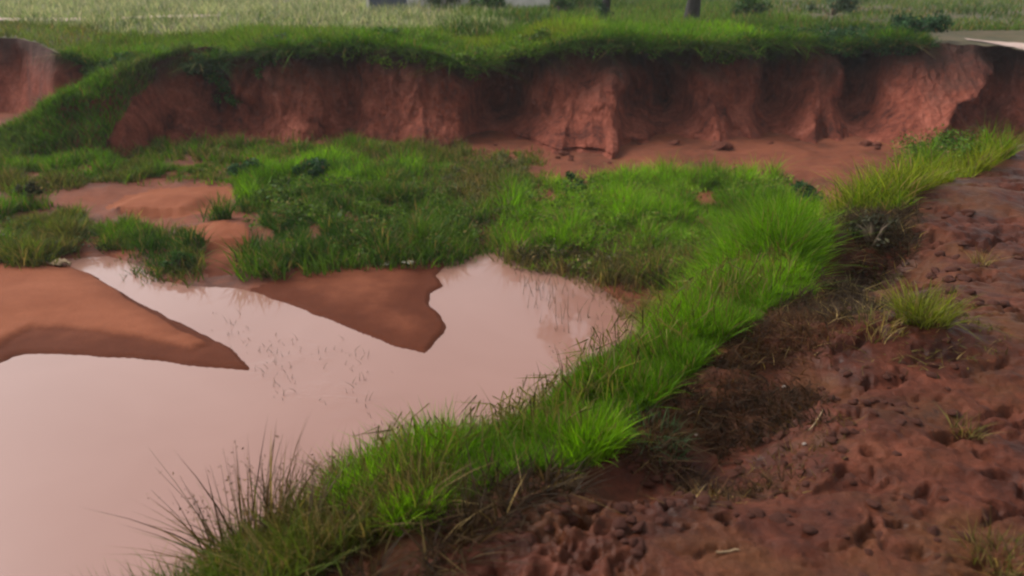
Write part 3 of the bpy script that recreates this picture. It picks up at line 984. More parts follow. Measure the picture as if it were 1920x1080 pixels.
plateau_grass(-36, 0, 2.6, 32, 56000, 0.18, 0.5, 0.035, ((0.12, 0.17, 0.06), (0.27, 0.3, 0.17)), "tall pale dry meadow grass behind the cliff on the left, partly paled for the haze veil", seed=441, dry=0.3, pw=1.6, thresh=-0.4, drycol=(0.42, 0.37, 0.26))  # dry grass; the washed-out veil is also put into its pale colours
plateau_grass(-2, 9.8, 2.6, 30, 40000, 0.15, 0.5, 0.035, (G_DARK, (0.11, 0.19, 0.02)), "green meadow grass behind the cliff on the right", seed=451, dry=0.12, pw=1.6, thresh=-0.4)
plateau_grass(9.8, 32, 4.2, 30, 26000, 0.15, 0.4, 0.035, (G_DARK, (0.1, 0.16, 0.025)), "rough grass beyond the pale road at the far right", seed=461, dry=0.15, pw=1.6, thresh=-0.2)


# ------------------------------------------------------------------ shrubs, trees
def leaf_cloud(centers, radii, n, size, cols, flat=0.8, shell=0.55, dry=0.0):
    """leaf-sized quads spread through several lobes"""
    centers = np.asarray(centers, float); radii = np.asarray(radii, float)
    pk = rng.choice(len(centers), n, p=radii ** 2 / (radii ** 2).sum())
    d = rng.normal(size=(n, 3)); d /= np.linalg.norm(d, axis=1)[:, None]
    r = radii[pk] * (shell + (1 - shell) * rng.uniform(0, 1, n)) * (1 + 0.25 * vnoise(d[:, 0] * 2.3 + pk, d[:, 1] * 2.3, d[:, 2] * 2.3, seed=5))
    c = centers[pk] + d * r[:, None] * np.array([1, 1, flat])
    nrm = d * 0.6 + rng.normal(size=(n, 3)) * 0.7 + np.array([0, 0, 0.4])
    nrm /= np.linalg.norm(nrm, axis=1)[:, None]
    a = np.cross(nrm, rng.normal(size=(n, 3))); a /= np.linalg.norm(a, axis=1)[:, None] + 1e-9
    b = np.cross(nrm, a)
    s = size * rng.uniform(0.6, 1.4, n)[:, None]
    V = np.stack([c - a * s, c + b * s * 0.45 - nrm * s * 0.1, c + a * s - nrm * s * 0.25, c - b * s * 0.45 - nrm * s * 0.1], 1).reshape(-1, 3)
    q = np.arange(n * 4).reshape(n, 4)
    col = np.repeat(tint(n, cols[0], cols[1], None, 0.25, G_DRY, dry), 4, 0)
    return V, q, np.zeros((0, 3), int), col


def tube_mesh(paths, sides=7):
    """paths: list of (points (n,3), radii (n)) -> verts, quads"""
    V, Q, off = [], [], 0
    for pts, rad in paths:
        pts = np.asarray(pts, float); rad = np.asarray(rad, float)
        tg = np.gradient(pts, axis=0); tg /= np.linalg.norm(tg, axis=1)[:, None] + 1e-9
        ref = np.array([0.3, 1, 0.1])
        a = np.cross(tg, ref); a /= np.linalg.norm(a, axis=1)[:, None] + 1e-9
        b = np.cross(tg, a)
        ph = np.linspace(0, 2 * math.pi, sides, endpoint=False)
        ring = pts[:, None] + rad[:, None, None] * (np.cos(ph)[None, :, None] * a[:, None] + np.sin(ph)[None, :, None] * b[:, None])
        V.append(ring.reshape(-1, 3))
        m = len(pts)
        idx = np.arange(m * sides).reshape(m, sides) + off
        nx_ = np.roll(idx, -1, 1)
        Q.append(np.stack([idx[:-1], nx_[:-1], nx_[1:], idx[1:]], -1).reshape(-1, 4))
        off += m * sides
    return np.concatenate(V), np.concatenate(Q)


def shrub(base, r, h, n, leaf, cols, label, group=None, droop=0.0, lobes=12, dry=0.05, name="shrub"):
    base = np.asarray(base, float)
    root = empty(name, base, label, "bush", group)
    cen, rad, stems = [], [], []
    for _ in range(lobes):
        a = rng.uniform(0, 2 * math.pi); q = r * math.sqrt(rng.uniform(0, 1)) * 0.75
        zc = h * rng.uniform(0.35, 0.85) * (1 - 0.4 * q / r)
        c = np.array([math.cos(a) * q, math.sin(a) * q - droop * rng.uniform(0, 1), zc - droop * rng.uniform(0, 0.6)])
        cen.append(c); rad.append(r * rng.uniform(0.16, 0.42))
        mid = c * 0.5 + np.array([0, 0, 0.1 * h])
        stems.append(([np.array([0, 0, -0.05]), mid, c], [0.016 * (1 + r), 0.011 * (1 + r), 0.004]))
    grass_object("foliage", [leaf_cloud(cen, rad, n, leaf, cols, dry=dry, shell=0.2)], None, parent=root, mat=M_LEAF)
    V, Q = tube_mesh(stems, 5)
    link("stems", mesh_from_arrays("stems", V, [Q]), M_TWIG, root)
    return root


def plat_pt(u, v):
    """point of the plateau seen at that pixel"""
    d = ray(u, v)
    t = (PLAT_Z - 4.0) / d[2]
    p = EYE + d * t
    p[2] = float(plat_z(np.array([p[0]]), np.array([p[1]]))[0])
    return p


def rim_pt(u, back_m=0.3):
    i = int(np.argmin(np.abs(us - u)))
    p = RIM[i].copy(); p[1] += back_m
    return p


BG = ((0.018, 0.05, 0.02), (0.035, 0.09, 0.03))
YG = ((0.06, 0.12, 0.012), (0.11, 0.165, 0.02))
MG = ((0.035, 0.085, 0.016), (0.06, 0.125, 0.025))
SG = ((0.05, 0.09, 0.04), (0.08, 0.13, 0.06))
shrub(rim_pt(1735, 0.9), 0.85, 0.75, 3200, 0.05, BG, "large dark green bush on the cliff edge below the pale road")
shrub(rim_pt(1610, 0.8), 0.6, 0.42, 1700, 0.05, BG, "low dark green bush on the rim just left of the largest rim bush")
shrub(rim_pt(1480, 0.6), 0.5, 0.4, 1300, 0.05, BG, "small blue green bush on the rim right of the tree trunk")
shrub(rim_pt(880, 0.15), 0.75, 0.5, 2600, 0.05, YG, "yellow green bush spilling over the cliff lip at its middle", droop=0.45)
shrub(rim_pt(1010, 0.7), 0.7, 0.6, 2000, 0.05, YG, "rounded yellow green bush on the rim left of the two trees")
shrub(rim_pt(380, 0.1), 0.7, 0.4, 2000, 0.05, SG, "grey green bush hanging over the cliff at the left", droop=0.5)
shrub(rim_pt(250, 0.4), 0.7, 0.4, 1800, 0.05, MG, "mid green bush where the grassy spur leaves the rim", droop=0.3)
shrub(rim_pt(700, 0.9), 0.8, 0.5, 2200, 0.05, MG, "wide mid green bush on the rim below the dark blue door")
shrub(rim_pt(540, 0.5), 0.6, 0.35, 1500, 0.05, SG, "low soft green bush on the rim between house and spur", droop=0.2)
shrub(rim_pt(1190, 0.4), 0.5, 0.35, 1300, 0.05, MG, "small green bush on the rim between the two trees")
shrub(plat_pt(830, 18), 1.0, 1.1, 1700, 0.07, SG, "grey green bush in front of the house, nearest its dark blue door")
shrub(plat_pt(915, 26), 0.9, 0.9, 1700, 0.07, MG, "dark green bush in front of the right part of the house")
shrub(plat_pt(1050, 28), 0.7, 0.9, 1500, 0.06, MG, "upright green bush just left of the ivy clad trunk")
shrub(plat_pt(1400, 34), 0.9, 1.0, 1800, 0.06, MG, "green bush behind the rim right of the bare tree trunk")
shrub(plat_pt(1560, 30), 1.1, 0.9, 1800, 0.06, SG, "pale green bush in the field behind the dark rim bushes")


def creeper(u0, u1, n, leaf, cols, label, seed, drop=0.35):
    """low leafy plants matted along the lip of the cliff"""
    m = int((u1 - u0) / 7)
    uu = rng.uniform(u0, u1, m)
    ix = np.clip(np.searchsorted(us, uu), 0, NS - 1)
    dn = drop * np.clip(0.35 + 1.6 * fbm(uu / 60.0, uu * 0, octaves=2, seed=seed), 0.0, 1.0) * rng.uniform(0.2, 1.0, m)
    c = RIM[ix] + np.stack([np.zeros(m), -0.08 - 0.1 * rng.uniform(0, 1, m), 0.14 - dn], 1)
    c2 = RIM[ix] + np.stack([rng.normal(0, 0.1, m), rng.uniform(0, 1.6, m), 0.12 + rng.uniform(0, 0.15, m)], 1)
    cen = np.concatenate([c, c2])
    rad = rng.uniform(0.1, 0.24, len(cen))
    return grass_object("creeping_plants", [leaf_cloud(cen, rad, n, leaf, cols, dry=0.05)], label, "creeper", mat=M_LEAF)


creeper(120, 440, 12000, 0.035, (MG[0], (0.09, 0.17, 0.03)), "matted green plants hanging down the cliff beside the grassy spur", 499, 1.3)
creeper(380, 700, 6000, 0.035, (MG[0], (0.08, 0.15, 0.03)), "matted soft green plants along the left part of the cliff lip", 501, 0.6)
creeper(650, 1100, 8000, 0.035, ((0.06, 0.125, 0.012), (0.17, 0.25, 0.018)), "matted yellow green plants along the middle of the cliff lip", 503, 0.5)
creeper(1080, 1460, 6000, 0.035, ((0.045, 0.1, 0.012), (0.11, 0.2, 0.018)), "matted green plants on the lip below the two trees", 505, 0.4)
creeper(1380, 1760, 7000, 0.035, (BG[0], (0.045, 0.11, 0.03)), "matted dark green plants on the lip at the right", 507, 0.35)


def weeds(px, m, n, leaf, h, cols, label, seed, thresh=-0.1):
    poly = xy(px, 0.1)
    x, y = sample_poly(poly, m, thresh, 1.4, seed, 0.2)
    kb = not_bare(x, y)
    x, y = x[kb], y[kb]
    z = np.maximum(ground_z(x, y), 0.0)
    hh = h * rng.uniform(0.3, 1.0, len(x))
    cen = np.stack([x, y, z + hh * 0.75], 1)
    return grass_object("weeds", [leaf_cloud(cen, rng.uniform(0.09, 0.2, len(x)), n, leaf, cols, dry=0.08, shell=0.25)], label, "weeds", mat=M_LEAF)


weeds([(975, 410), (1060, 360), (1440, 360), (1500, 400), (1460, 510), (1330, 525), (1100, 490), (960, 450)], 300, 13000, 0.028, 0.42, ((0.07, 0.15, 0.01), (0.19, 0.29, 0.015)),
      "leafy bright weeds mixed into the grass stand at the right of the pit floor", 601)
weeds([(980, 460), (1330, 480), (1400, 530), (1240, 530), (1100, 510), (985, 492)], 120, 4000, 0.028, 0.25, ((0.05, 0.05, 0.02), (0.11, 0.09, 0.03)),
      "brownish dying weeds along the inlet below the bright stand", 607)
weeds([(480, 400), (530, 350), (760, 350), (900, 430), (880, 470), (650, 488), (500, 500), (480, 450)], 280, 12000, 0.028, 0.34, ((0.035, 0.085, 0.012), (0.12, 0.19, 0.015)),
      "leafy green weeds mixed into the grass in the middle of the pit floor", 611)
weeds([(740, 320), (990, 310), (1000, 350), (950, 440), (890, 455), (830, 380)], 170, 6000, 0.026, 0.2, ((0.05, 0.06, 0.02), (0.15, 0.14, 0.05)),
      "scruffy olive weeds on the silt between the two grass stands", 617)
weeds([(-200, 420), (200, 430), (270, 446), (150, 470), (0, 500), (-200, 500)], 120, 4500, 0.026, 0.2, ((0.04, 0.075, 0.02), (0.1, 0.13, 0.03)),
      "low leafy weeds in the grass above the big sandbar", 619)


def gpt(u, v, z=0.1):
    p = on_z(u, v, z)
    p[2] = float(ground_z(p[0], p[1])[0])
    return p


sq_ = s_of(1870, 305)
bx_, by_ = crest_points(np.array([sq_]), np.array([0.55]))
shrub((bx_[0], by_[0], float(ground_z(bx_, by_)[0])), 0.62, 0.5, 3200, 0.017, ((0.04, 0.1, 0.012), (0.11, 0.19, 0.02)), "dark green bush below the right end of the cliff behind the bank crest")
shrub(gpt(58, 388), 0.3, 0.5, 600, 0.035, ((0.03, 0.035, 0.018), (0.06, 0.06, 0.025)), "dark scrubby bush on the silt at the far left of the pit", dry=0.1)
shrub(gpt(335, 500), 0.24, 0.3, 800, 0.035, MG, "small green bush at the mouth of the stream")
shrub(gpt(470, 345), 0.4, 0.45, 1200, 0.04, BG, "left one of two dark bushes at the back of the pit floor")
shrub(gpt(590, 348), 0.45, 0.5, 1400, 0.04, BG, "right one of two dark bushes at the back of the pit floor")
shrub(gpt(1075, 365), 0.35, 0.5, 1100, 0.04, BG, "dark leafy bush at the back left of the bright grass stand")
shrub(gpt(1490, 400), 0.4, 0.55, 1100, 0.04, BG, "dark bush at the right end of the bright grass stand")
q = on_bank(1640, 440); q[2] = float(ground_z(q[0], q[1])[0])
shrub(q, 0.24, 0.26, 420, 0.016, ((0.04, 0.04, 0.025), (0.07, 0.065, 0.035)), "dark withered bush in the notch of the bank", dry=0.0)


def tree(base, h, rad, label, crown_r, ivy=False, lean=0.0):
    base = np.asarray(base, float)
    root = empty("tree", base, label, "tree", "trees beyond the cliff")
    zs = np.linspace(-0.2, h, 14)
    pts = np.stack([lean * zs / h + 0.05 * np.sin(zs * 1.3), 0.04 * np.cos(zs * 1.7), zs], 1)
    rd = rad * (1.25 - 0.75 * (zs + 0.2) / h); rd[0] *= 1.3; rd[1] *= 1.1
    V, Q = tube_mesh([(pts, rd)], 12)
    V = V + 0.02 * np.stack([fbm(V[:, 0] * 6, V[:, 1] * 6, V[:, 2] * 2, 3, 7)] * 3, 1) * np.array([1, 1, 0])
    link("trunk", mesh_from_arrays("trunk", V, [Q]), M_BARK, root)
    top = pts[-1]
    cen, cr = [], []
    for k_ in range(9):
        a = k_ * 2.4 + rng.uniform(-0.3, 0.3)
        q_ = crown_r * rng.uniform(0.35, 0.8)
        end = top + np.array([math.cos(a) * q_, math.sin(a) * q_, rng.uniform(0.0, 1.6)])
        st = pts[rng.integers(9, 13)]
        midp = (st + end) / 2 + np.array([0, 0, 0.15])
        V, Q = tube_mesh([([st, midp, end], [rad * 0.4, rad * 0.25, rad * 0.08])], 7)
        link("limb", mesh_from_arrays("limb", V, [Q]), M_BARK, root)
        cen.append(end); cr.append(crown_r * rng.uniform(0.3, 0.45))
    grass_object("crown", [leaf_cloud(cen, cr, 4200, 0.09, MG, shell=0.3)], None, parent=root, mat=M_LEAF)
    if ivy:
        zc = rng.uniform(0.0, 2.6, 60)
        cen = np.stack([lean * zc / h + rng.normal(0, rad * 0.6, 60), rng.normal(0, rad * 0.6, 60), zc], 1)
        grass_object("ivy", [leaf_cloud(cen, np.full(60, 0.16), 2600, 0.05, BG)], None, parent=root, mat=M_LEAF)
    return root


p = plat_pt(1296, 44)
tree(p, 5.2, 0.19, "tree with a bare dark trunk standing just behind the cliff edge", 2.4)
p = plat_pt(1133, 44)
tree(p, 5.0, 0.11, "tree with a leafy ivy clad trunk left of the bare trunk", 2.2, ivy=True)

# ------------------------------------------------------------------ house at the top edge
p0, p1 = on_z(684, 19, PLAT_Z), on_z(1030, 17, PLAT_Z)
hb = (p0 + p1) / 2
W = p1[0] - p0[0]
house = empty("house", (hb[0], hb[1], PLAT_Z - 0.05), "low pale house with a dark blue grey door behind the meadow bushes", "house")


def box(name, x0, x1, y0, y1, z0, z1, mat, parent):
    V = [(x, y, z) for z in (z0, z1) for y in (y0, y1) for x in (x0, x1)]
    F = np.array([[0, 2, 3, 1], [4, 5, 7, 6], [0, 1, 5, 4], [2, 6, 7, 3], [0, 4, 6, 2], [1, 3, 7, 5]])
    o = link(name, mesh_from_arrays(name, V, [F], smooth=False), mat, parent)
    bv = o.modifiers.new("edge", 'BEVEL'); bv.width = 0.01; bv.segments = 1
    return o


xl = -W / 2
dx0, dx1 = xl + 0.12, xl + 0.12 + 67 / FPX * hb[1]
box("wall", xl, dx0, 0, 5, -0.1, 2.7, M_PLASTER, house)
box("wall", dx1, W / 2, 0, 5, -0.1, 2.7, M_PLASTER, house)
box("lintel", dx0, dx1, 0.003, 5, 2.15, 2.697, M_PLASTER, house)
door = box("door", dx0, dx1, 0.06, 0.11, -0.1, 2.15, M_DOOR, house)
box("handle", dx1 - 0.2, dx1 - 0.16, 0.02, 0.058, 0.95, 1.1, M_ROOF, door)
for wx_ in (dx1 + 1.6, dx1 + 4.0):
    f = box("window", wx_, wx_ + 1.0, -0.03, 0.02, 0.95, 1.95, M_DOOR, house)
V = [(xl - 0.4, -0.5, 2.65), (W / 2 + 0.4, -0.5, 2.65), (W / 2 + 0.4, 2.5, 3.7), (xl - 0.4, 2.5, 3.7), (W / 2 + 0.4, 5.5, 2.65), (xl - 0.4, 5.5, 2.65)]
o = link("roof", mesh_from_arrays("roof", V, [np.array([[0, 1, 2, 3], [3, 2, 4, 5]])], smooth=False), M_ROOF, house)
o.modifiers.new("thick", 'SOLIDIFY').thickness = 0.06


# ------------------------------------------------------------------ tufts and stalks near the camera
def tuft(base, n, h, w, spread, cols, label, name="grass_tuft", lean=0.45, bend=0.6, dry=0.15, group=None, segs=4):
    base = np.asarray(base, float)
    a, q_ = rng.uniform(0, 2 * math.pi, n), spread * np.sqrt(rng.uniform(0, 1, n))
    pos = np.stack([base[0] + np.cos(a) * q_, base[1] + np.sin(a) * q_, np.zeros(n)], 1)
    pos[:, 2] = ground_z(pos[:, 0], pos[:, 1]) - 0.01
    hh = h * rng.uniform(0.45, 1.0, n)
    o = grass_object(name, [blades(pos, hh, w * rng.uniform(0.6, 1.4, n), tint(n, cols[0], cols[1], None, 0.22, G_DRY, dry), segs, lean, bend, a)],
                     label, cat="grass tuft", kind="thing", loc=base)
    return tag(o, label, "grass tuft", group)


def bpt(u, v):
    p = on_bank(u, v)
    p[2] = float(ground_z(p[0], p[1])[0])
    return p


tuft(bpt(1720, 645), 420, 0.24, 0.006, 0.11, (G_OLIVE, G_YEL), "olive green grass tuft alone on the trampled mud", lean=0.35)
tuft(bpt(1640, 655), 120, 0.12, 0.006, 0.12, (G_DRY, G_OLIVE), "thin straw coloured tuft left of the olive tuft on the mud", dry=0.5)
tuft(bpt(1842, 490), 40, 0.14, 0.007, 0.05, (G_DRY, G_DRY), "pale dead grass tuft upright on the mud near the right edge", dry=0.8)
tuft(bpt(1870, 1040), 160, 0.10, 0.005, 0.09, (G_OLIVE, G_BROWN), "small dull tuft at the bottom right corner", dry=0.2)
tuft(bpt(1810, 815), 60, 0.10, 0.005, 0.06, (G_BROWN, G_OLIVE), "withered brown tuft below the olive tuft on the mud", dry=0.4)
tuft(bpt(1230, 790), 160, 0.12, 0.006, 0.12, (SG[0], SG[1]), "grey green tuft at the lower edge of the crest grass", dry=0.1)


def stalks(base, n, h, spread, label, seed_heads=True, lean=0.35):
    """tall dry grass: stems and loose seed heads are parts"""
    base = np.asarray(base, float)
    root = empty("tall_grass", base, label, "tall grass")
    paths, V2, off = [], [], 0
    leafs = []
    for _ in range(n):
        a, q_ = rng.uniform(0, 2 * math.pi), spread * math.sqrt(rng.uniform())
        b = np.array([math.cos(a) * q_, math.sin(a) * q_, 0])
        b[2] = float(ground_z(base[0] + b[0], base[1] + b[1])[0]) - base[2] - 0.02
        hh = h * rng.uniform(0.55, 1.0)
        l = rng.normal(0, lean); dr = np.array([math.cos(a), math.sin(a), 0]) * abs(l) * hh
        t = np.linspace(0, 1, 6)
        pts = b + np.outer(t, [0, 0, hh]) + np.outer(t ** 2, dr)
        paths.append((pts, 0.0032 * (1.15 - t)))
        if seed_heads and rng.uniform() < 0.75:
            for _k in range(9):
                tt_ = rng.uniform(0.66, 1.0)
                leafs.append(b + np.array([0, 0, hh]) * tt_ + dr * tt_ ** 2 + rng.normal(0, 0.014, 3))
    V, Q = tube_mesh(paths, 4)
    link("stems", mesh_from_arrays("stems", V, [Q]), M_STRAWDARK, root)
    if leafs:
        c = np.array(leafs); m = len(c)
        d = rng.normal(size=(m, 3)); d /= np.linalg.norm(d, axis=1)[:, None]
        e = np.cross(d, rng.normal(size=(m, 3))); e /= np.linalg.norm(e, axis=1)[:, None]
        s = rng.uniform(0.004, 0.009, m)[:, None]
        V = np.stack([c - d * s, c + e * s * 0.35, c + d * s, c - e * s * 0.35], 1).reshape(-1, 3)
        link("seed_heads", mesh_from_arrays("seed_heads", V, [np.arange(m * 4).reshape(m, 4)], np.repeat(tint(m, (0.12, 0.07, 0.045), (0.17, 0.1, 0.06)), 4, 0)), M_GRASS, root)
    return root


M_STRAWDARK = plain_mat("dry_stem", (0.13, 0.085, 0.045), 0.8, 25, 0.3)


def slope_pt(u, v, off):
    """point beyond the crest on the bank slope"""
    s = s_of(u, v)
    x, y = crest_points(np.array([s]), np.array([off]))
    return np.array([x[0], y[0], float(ground_z(x, y)[0])])


stalks(slope_pt(690, 1078, 0.66), 34, 0.52, 0.13, "clump of tall dark dry grass leaning over the water at the bottom left")
stalks(slope_pt(720, 1060, 0.45), 20, 0.34, 0.12, "tall brown seeding grass right of the leaning clump at the bottom")
stalks(slope_pt(840, 985, 0.5), 14, 0.30, 0.16, "thin seeding grass at the near end of the bright grass strip")
stalks(slope_pt(1000, 910, 0.6), 12, 0.34, 0.2, "few thin seed stalks rising above the middle of the bright grass strip", lean=0.2)
stalks(slope_pt(1300, 700, 0.6), 14, 0.34, 0.25, "few thin seed stalks over the far part of the bright grass strip", lean=0.2)
tuft(slope_pt(690, 1078, 0.6), 90, 0.5, 0.007, 0.14, (G_BROWN, G_DARK_BROWN), "stiff dark brown grass blades fanning out at the bottom left", lean=0.35, bend=0.3)
tuft(slope_pt(690, 1078, 0.55), 260, 0.30, 0.006, 0.16, ((0.08, 0.12, 0.012), G_BROWN), "olive and brown grass tuft at the bottom of the bank crest", lean=0.5)
tuft(slope_pt(740, 1050, 0.35), 260, 0.24, 0.006, 0.16, (G_BROWN, G_OLIVE), "reddish brown grass tuft next to the bright grass strip", lean=0.5)


# reeds standing in the inlet
def reeds(px, n, label):
    poly = xy(px, 0.0)
    x, y = sample_poly(poly, n)
    t = np.linspace(0, 1, 5)
    paths = []
    for xi, yi in zip(x, y):
        hh = rng.uniform(0.06, 0.34); a = rng.uniform(0, 6.28); l = rng.uniform(0, 0.7) * hh
        paths.append((np.stack([xi + math.cos(a) * l * t ** 2, yi + math.sin(a) * l * t ** 2, -0.08 + (hh + 0.08) * t], 1), 0.0045 * (1.1 - t)))
    V, Q = tube_mesh(paths, 4)
    return tag(link("reeds", mesh_from_arrays("reeds", V, [Q]), M_STRAWDARK), label, "reeds", kind="stuff")


reeds([(965, 500), (1150, 520), (1330, 545), (1300, 600), (1150, 640), (1050, 630), (985, 590)], 170, "thin brown reed stems standing in the shallow inlet")
pit_grass("grass", [(1080, 512), (1120, 540), (1190, 590), (1300, 600), (1340, 545), (1230, 520)], 2600, 0.08, 0.3, 0.012, (G_OLIVE, G_BROWN), "sparse brown marsh grass on the wet mud beside the inlet", thresh=0.0, seed=117, dry=0.25)

# tan seed heads just above the crest grass
ss_ = rng.uniform(S1, S2, 900); oo_ = rng.uniform(0.1, 0.6, 900)
x, y = crest_points(ss_, oo_)
c = np.stack([x, y, ground_z(x, y) + rng.uniform(0.16, 0.27, 900)], 1)
d = rng.normal(0, 0.5, (900, 3)) + [0, 0, 1]; d /= np.linalg.norm(d, axis=1)[:, None]
e = np.cross(d, rng.normal(size=(900, 3))); e /= np.linalg.norm(e, axis=1)[:, None]
L = rng.uniform(0.008, 0.018, 900)[:, None]
V = np.stack([c - d * L, c + e * L * 0.22, c + d * L, c - e * L * 0.22, c - d * (c[:, 2:3] * 0 + 0.15)], 1).reshape(-1, 3)
b_ = np.arange(900)[:, None] * 5
T3 = np.concatenate([b_ + np.array([0, 1, 2]), b_ + np.array([0, 2, 3]), b_ + np.array([4, 1, 3])])
me = mesh_from_arrays("seed_heads", V, [T3], np.repeat(tint(900, (0.1, 0.08, 0.025), (0.17, 0.15, 0.04)), 5, 0))
tag(link("seed_heads", me, M_GRASS), "tiny tan seed heads standing above the bright crest grass", "grass", kind="stuff")

# ------------------------------------------------------------------ clods, stones, scraps
def lump_mesh(name, seed, flat=0.6, jag=0.7):
    import bmesh
    bm = bmesh.new()
    bmesh.ops.create_icosphere(bm, subdivisions=2, radius=1.0)
    V = np.array([v.co[:] for v in bm.verts])
    F = np.array([[v.index for v in f.verts] for f in bm.faces])
    bm.free()
    n = fbm(V[:, 0] * 1.3 + seed * 7.1, V[:, 1] * 1.3, V[:, 2] * 1.3, 3, seed)
    V = V * (1 + jag * n)[:, None] * np.array([1.2, 0.9, flat])
    return mesh_from_arrays(name, V, [F])


clod_meshes = [lump_mesh("mud_clod", k_) for k_ in range(5)]
for m in clod_meshes: m.materials.append(M_CLOD)
cn = 0
for (u, v, su, sv, n) in [(1060, 990, 150, 60, 40), (1300, 930, 150, 70, 34), (1480, 830, 170, 80, 44), (1650, 720, 220, 80, 44), (1800, 520, 120, 100, 50), (1620, 980, 220, 80, 26)]:
    for _ in range(n):
        uu, vv = rng.normal(u, su * 0.6), rng.normal(v, sv * 0.6)
        if uu > 1960 or vv > 1110: continue
        p = on_bank(uu, vv)
        d = -seg_sd(np.array([p[0]]), np.array([p[1]]), CREST)[0]
        if d > -0.05: continue
        zb1, _ = bank_height(np.array([p[0]]), np.array([p[1]]))
        r_ = rng.uniform(0.008, 0.022) * (1.7 if vv < 620 else 1)
        o = bpy.data.objects.new("mud_clod", clod_meshes[rng.integers(0, 5)])
        COL.objects.link(o)
        o.location = (p[0], p[1], float(zb1[0]) + r_ * 0.1)
        o.scale = (r_ * rng.uniform(.8, 1.4), r_ * rng.uniform(.8, 1.3), r_)
        o.rotation_euler = (rng.uniform(-.3, .3), rng.uniform(-.3, .3), rng.uniform(0, 6.28))
        tag(o, "small lump of dark red mud lying on the trampled bank", "clod", "mud clods on the trampled bank")


block_meshes = [lump_mesh("fallen_block", 20 + k_, 0.75, 0.7) for k_ in range(4)]
for m in block_meshes: m.materials.append(M_CLIFF_BLOCK)
for _ in range(38):
    i_ = rng.integers(int(NS * 0.05), int(NS * 0.85))
    q_ = P[rng.integers(4, 12), i_]
    r_ = rng.uniform(0.04, 0.14) ** 1.0
    p = np.array([q_[0] + rng.normal(0, 0.15), q_[1] - abs(rng.normal(0.05, 0.12)), 0.0])
    o = bpy.data.objects.new("fallen_block", block_meshes[rng.integers(0, 4)])
    COL.objects.link(o)
    o.location = (p[0], p[1], float(ground_z(p[0], p[1])[0]) + r_ * 0.25)
    o.scale = (r_ * rng.uniform(.8, 1.5), r_, r_ * rng.uniform(.6, 1.0))
    o.rotation_euler = (rng.uniform(-.4, .4), rng.uniform(-.4, .4), rng.uniform(0, 6.28))
    tag(o, "block of red earth fallen at the foot of the far cliff", "earth block", "earth blocks fallen along the foot of the cliff")


def pebble(u, v, r_, label, seed, surf="bank", mat=M_STONE, name="stone", cat="stone", flat=0.6):
    me = lump_mesh(name, seed, flat)
    if surf == "bank":
        p = on_bank(u, v)
        z = bank_height(np.array([p[0]]), np.array([p[1]]))[0][0]
    else:
        p = on_z(u, v, 0.08)
        z = ground_z(p[0], p[1])[0]
    o = link(name, me, mat, None, (p[0], p[1], float(z) + r_ * 0.25))
    o.scale = (r_, r_, r_)
    o.rotation_euler = (0, 0, seed * 1.3)
    return tag(o, label, cat)


pebble(1473, 702, 0.010, "small pale stone on the bank left below the olive tuft", 3)
pebble(1510, 823, 0.009, "small whitish stone near the dark hollow of the bank", 5)
pebble(1310, 772, 0.009, "small grey stone beside the lower edge of the crest grass", 7)
pebble(1420, 897, 0.014, "dull greenish stone in the middle of the mud", 9)


def scrap(u, v, size, label, surf="pit", seed=0, z=0.1, mat=M_SCRAP):
    """crumpled sheet with real thickness"""
    g = np.linspace(-1, 1, 7)
    X, Y = np.meshgrid(g, g)
    edge = 1 - 0.25 * np.abs(fbm(X * 1.3 + seed, Y * 1.3, octaves=2, seed=seed))
    Z = 0.45 * fbm(X * 1.4 + seed * 3, Y * 1.4, octaves=3, seed=seed) + 0.25
    V = np.stack([X * edge, Y * edge * 0.7, Z], -1).reshape(-1, 3) * size
    ii = np.arange(49).reshape(7, 7)
    q_ = np.stack([ii[:-1, :-1], ii[:-1, 1:], ii[1:, 1:], ii[1:, :-1]], -1).reshape(-1, 4)
    p = on_z(u, v, z) if surf == "pit" else on_bank(u, v)
    zz = float(ground_z(p[0], p[1])[0])
    o = link("litter_scrap", mesh_from_arrays("litter_scrap", V, [q_]), mat, None, (p[0], p[1], zz + 0.01))
    o.modifiers.new("thick", 'SOLIDIFY').thickness = 0.004
    o.rotation_euler = (0, 0, seed)
    return tag(o, label, "litter")


scrap(783, 318, 0.17, "pale crumpled scrap at the back of the pit, behind the weeds", seed=2)
scrap(727, 492, 0.09, "left one of two pale scraps on the upper edge of the small sandbar", seed=4)
scrap(765, 490, 0.09, "right one of two pale scraps on the upper edge of the small sandbar", seed=6)
scrap(820, 375, 0.15, "straw coloured scrap among the low weeds in the middle of the pit", seed=8, mat=M_STRAW)
scrap(480, 490, 0.13, "pale dry scrap where the stream meets the grass", seed=10)
scrap(110, 492, 0.16, "pale scrap at the head of the stream above the big sandbar", seed=12, mat=M_STRAW)

# straw on the mud
def straw(u, v, L, ang, label):
    p = on_bank(u, v)
    t = np.linspace(-0.5, 0.5, 7)
    x, y = p[0] + math.cos(ang) * t * L, p[1] + math.sin(ang) * t * L + 0.02 * L * np.sin(t * 6)
    z = bank_height(x, y)[0]
    z = np.maximum(z, z.mean()) + 0.006
    V, Q = tube_mesh([(np.stack([x, y, z], 1) - p, np.full(7, 0.0035))], 6)
    return tag(link("straw", mesh_from_arrays("straw", V, [Q]), M_STRAW, None, tuple(p)), label, "straw")


straw(1362, 1048, 0.07, 0.1, "pale piece of straw lying on the mud at the bottom")
straw(1530, 790, 0.16, 0.9, "pale straw lying across the rim of the dark hollow")

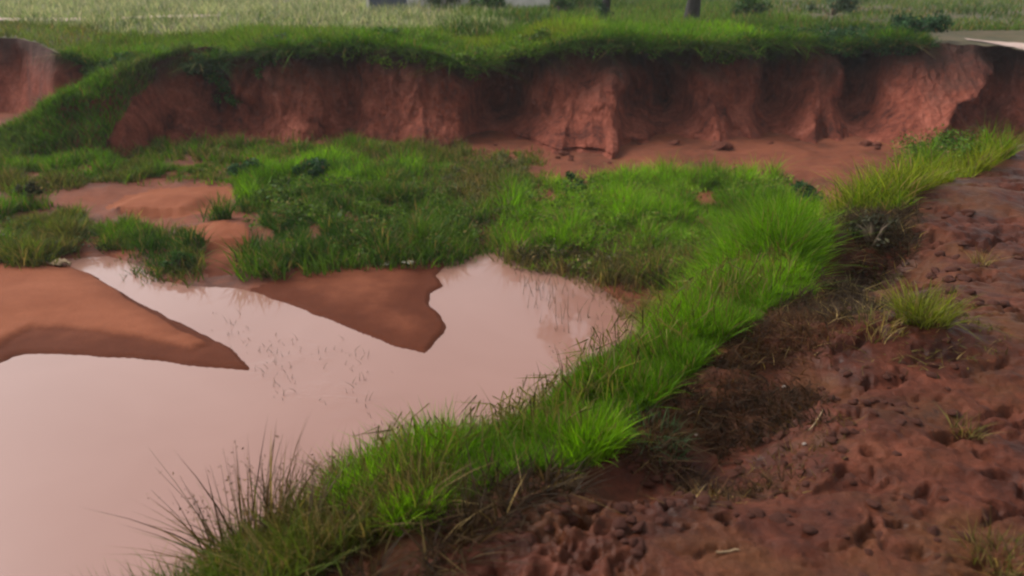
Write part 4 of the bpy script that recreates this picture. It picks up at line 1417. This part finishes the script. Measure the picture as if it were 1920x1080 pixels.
# floating leaf
V = np.array([(-1, 0, 0), (-0.3, 0.3, .1), (0.5, 0.25, .1), (1, 0, 0.05), (0.5, -0.25, .1), (-0.3, -0.3, .1)]) * 0.055
p = on_z(716, 822, 0.004)
o = link("floating_leaf", mesh_from_arrays("floating_leaf", V, [np.array([[0, 5, 4, 3], [0, 3, 2, 1]])]), M_TWIG, None, tuple(p))
o.modifiers.new("thick", 'SOLIDIFY').thickness = 0.002
tag(o, "single dark leaf floating on the pond near the bank grass", "leaf")

# fine stalks just breaking the surface where the stream enters the pond
paths = []
for (u0, v0, u1, v1, n, sp) in [(420, 588, 560, 745, 60, 20), (500, 640, 720, 690, 26, 22), (650, 650, 700, 790, 26, 16)]:
    for _ in range(n):
        t = rng.uniform()
        p = on_z(u0 + (u1 - u0) * t + rng.normal(0, sp), v0 + (v1 - v0) * t + rng.normal(0, sp * 0.6), 0.0)
        hh = rng.uniform(0.015, 0.09); a = rng.uniform(0, 6.28); l = hh * rng.uniform(0.2, 1.6)
        k_ = np.linspace(0, 1, 5)
        paths.append((np.stack([p[0] + math.cos(a) * l * k_ ** 1.5, p[1] + math.sin(a) * l * k_ ** 1.5, -0.03 + (hh + 0.03) * k_ * (1.35 - 0.35 * k_)], 1), 0.0036 * (1.15 - k_)))
V, Q = tube_mesh(paths, 4)
tag(link("water_stalks", mesh_from_arrays("water_stalks", V, [Q]), M_STRAWDARK), "thin dark stalks breaking the water where the stream enters the pond", "stalks", kind="stuff")

# thin even volume added to veil the distance like lens glare
V = [(x, y, z) for z in (-1.8, 11.0) for y in (-8.0, 140.0) for x in (-90.0, 90.0)]
F = np.array([[0, 2, 3, 1], [4, 5, 7, 6], [0, 1, 5, 4], [2, 6, 7, 3], [0, 4, 6, 2], [1, 3, 7, 5]])
m, nt, out = new_mat("veil_volume")
vol = nt.nodes.new("ShaderNodeVolumePrincipled")
vol.inputs["Color"].default_value = (0.92, 0.95, 0.97, 1)
vol.inputs["Density"].default_value = 0.0009
nt.links.new(vol.outputs[0], out.inputs["Volume"])
tag(link("haze", mesh_from_arrays("haze", V, [F], smooth=False), m), "thin pale haze volume added over pit and field in place of lens glare", "haze", kind="stuff")
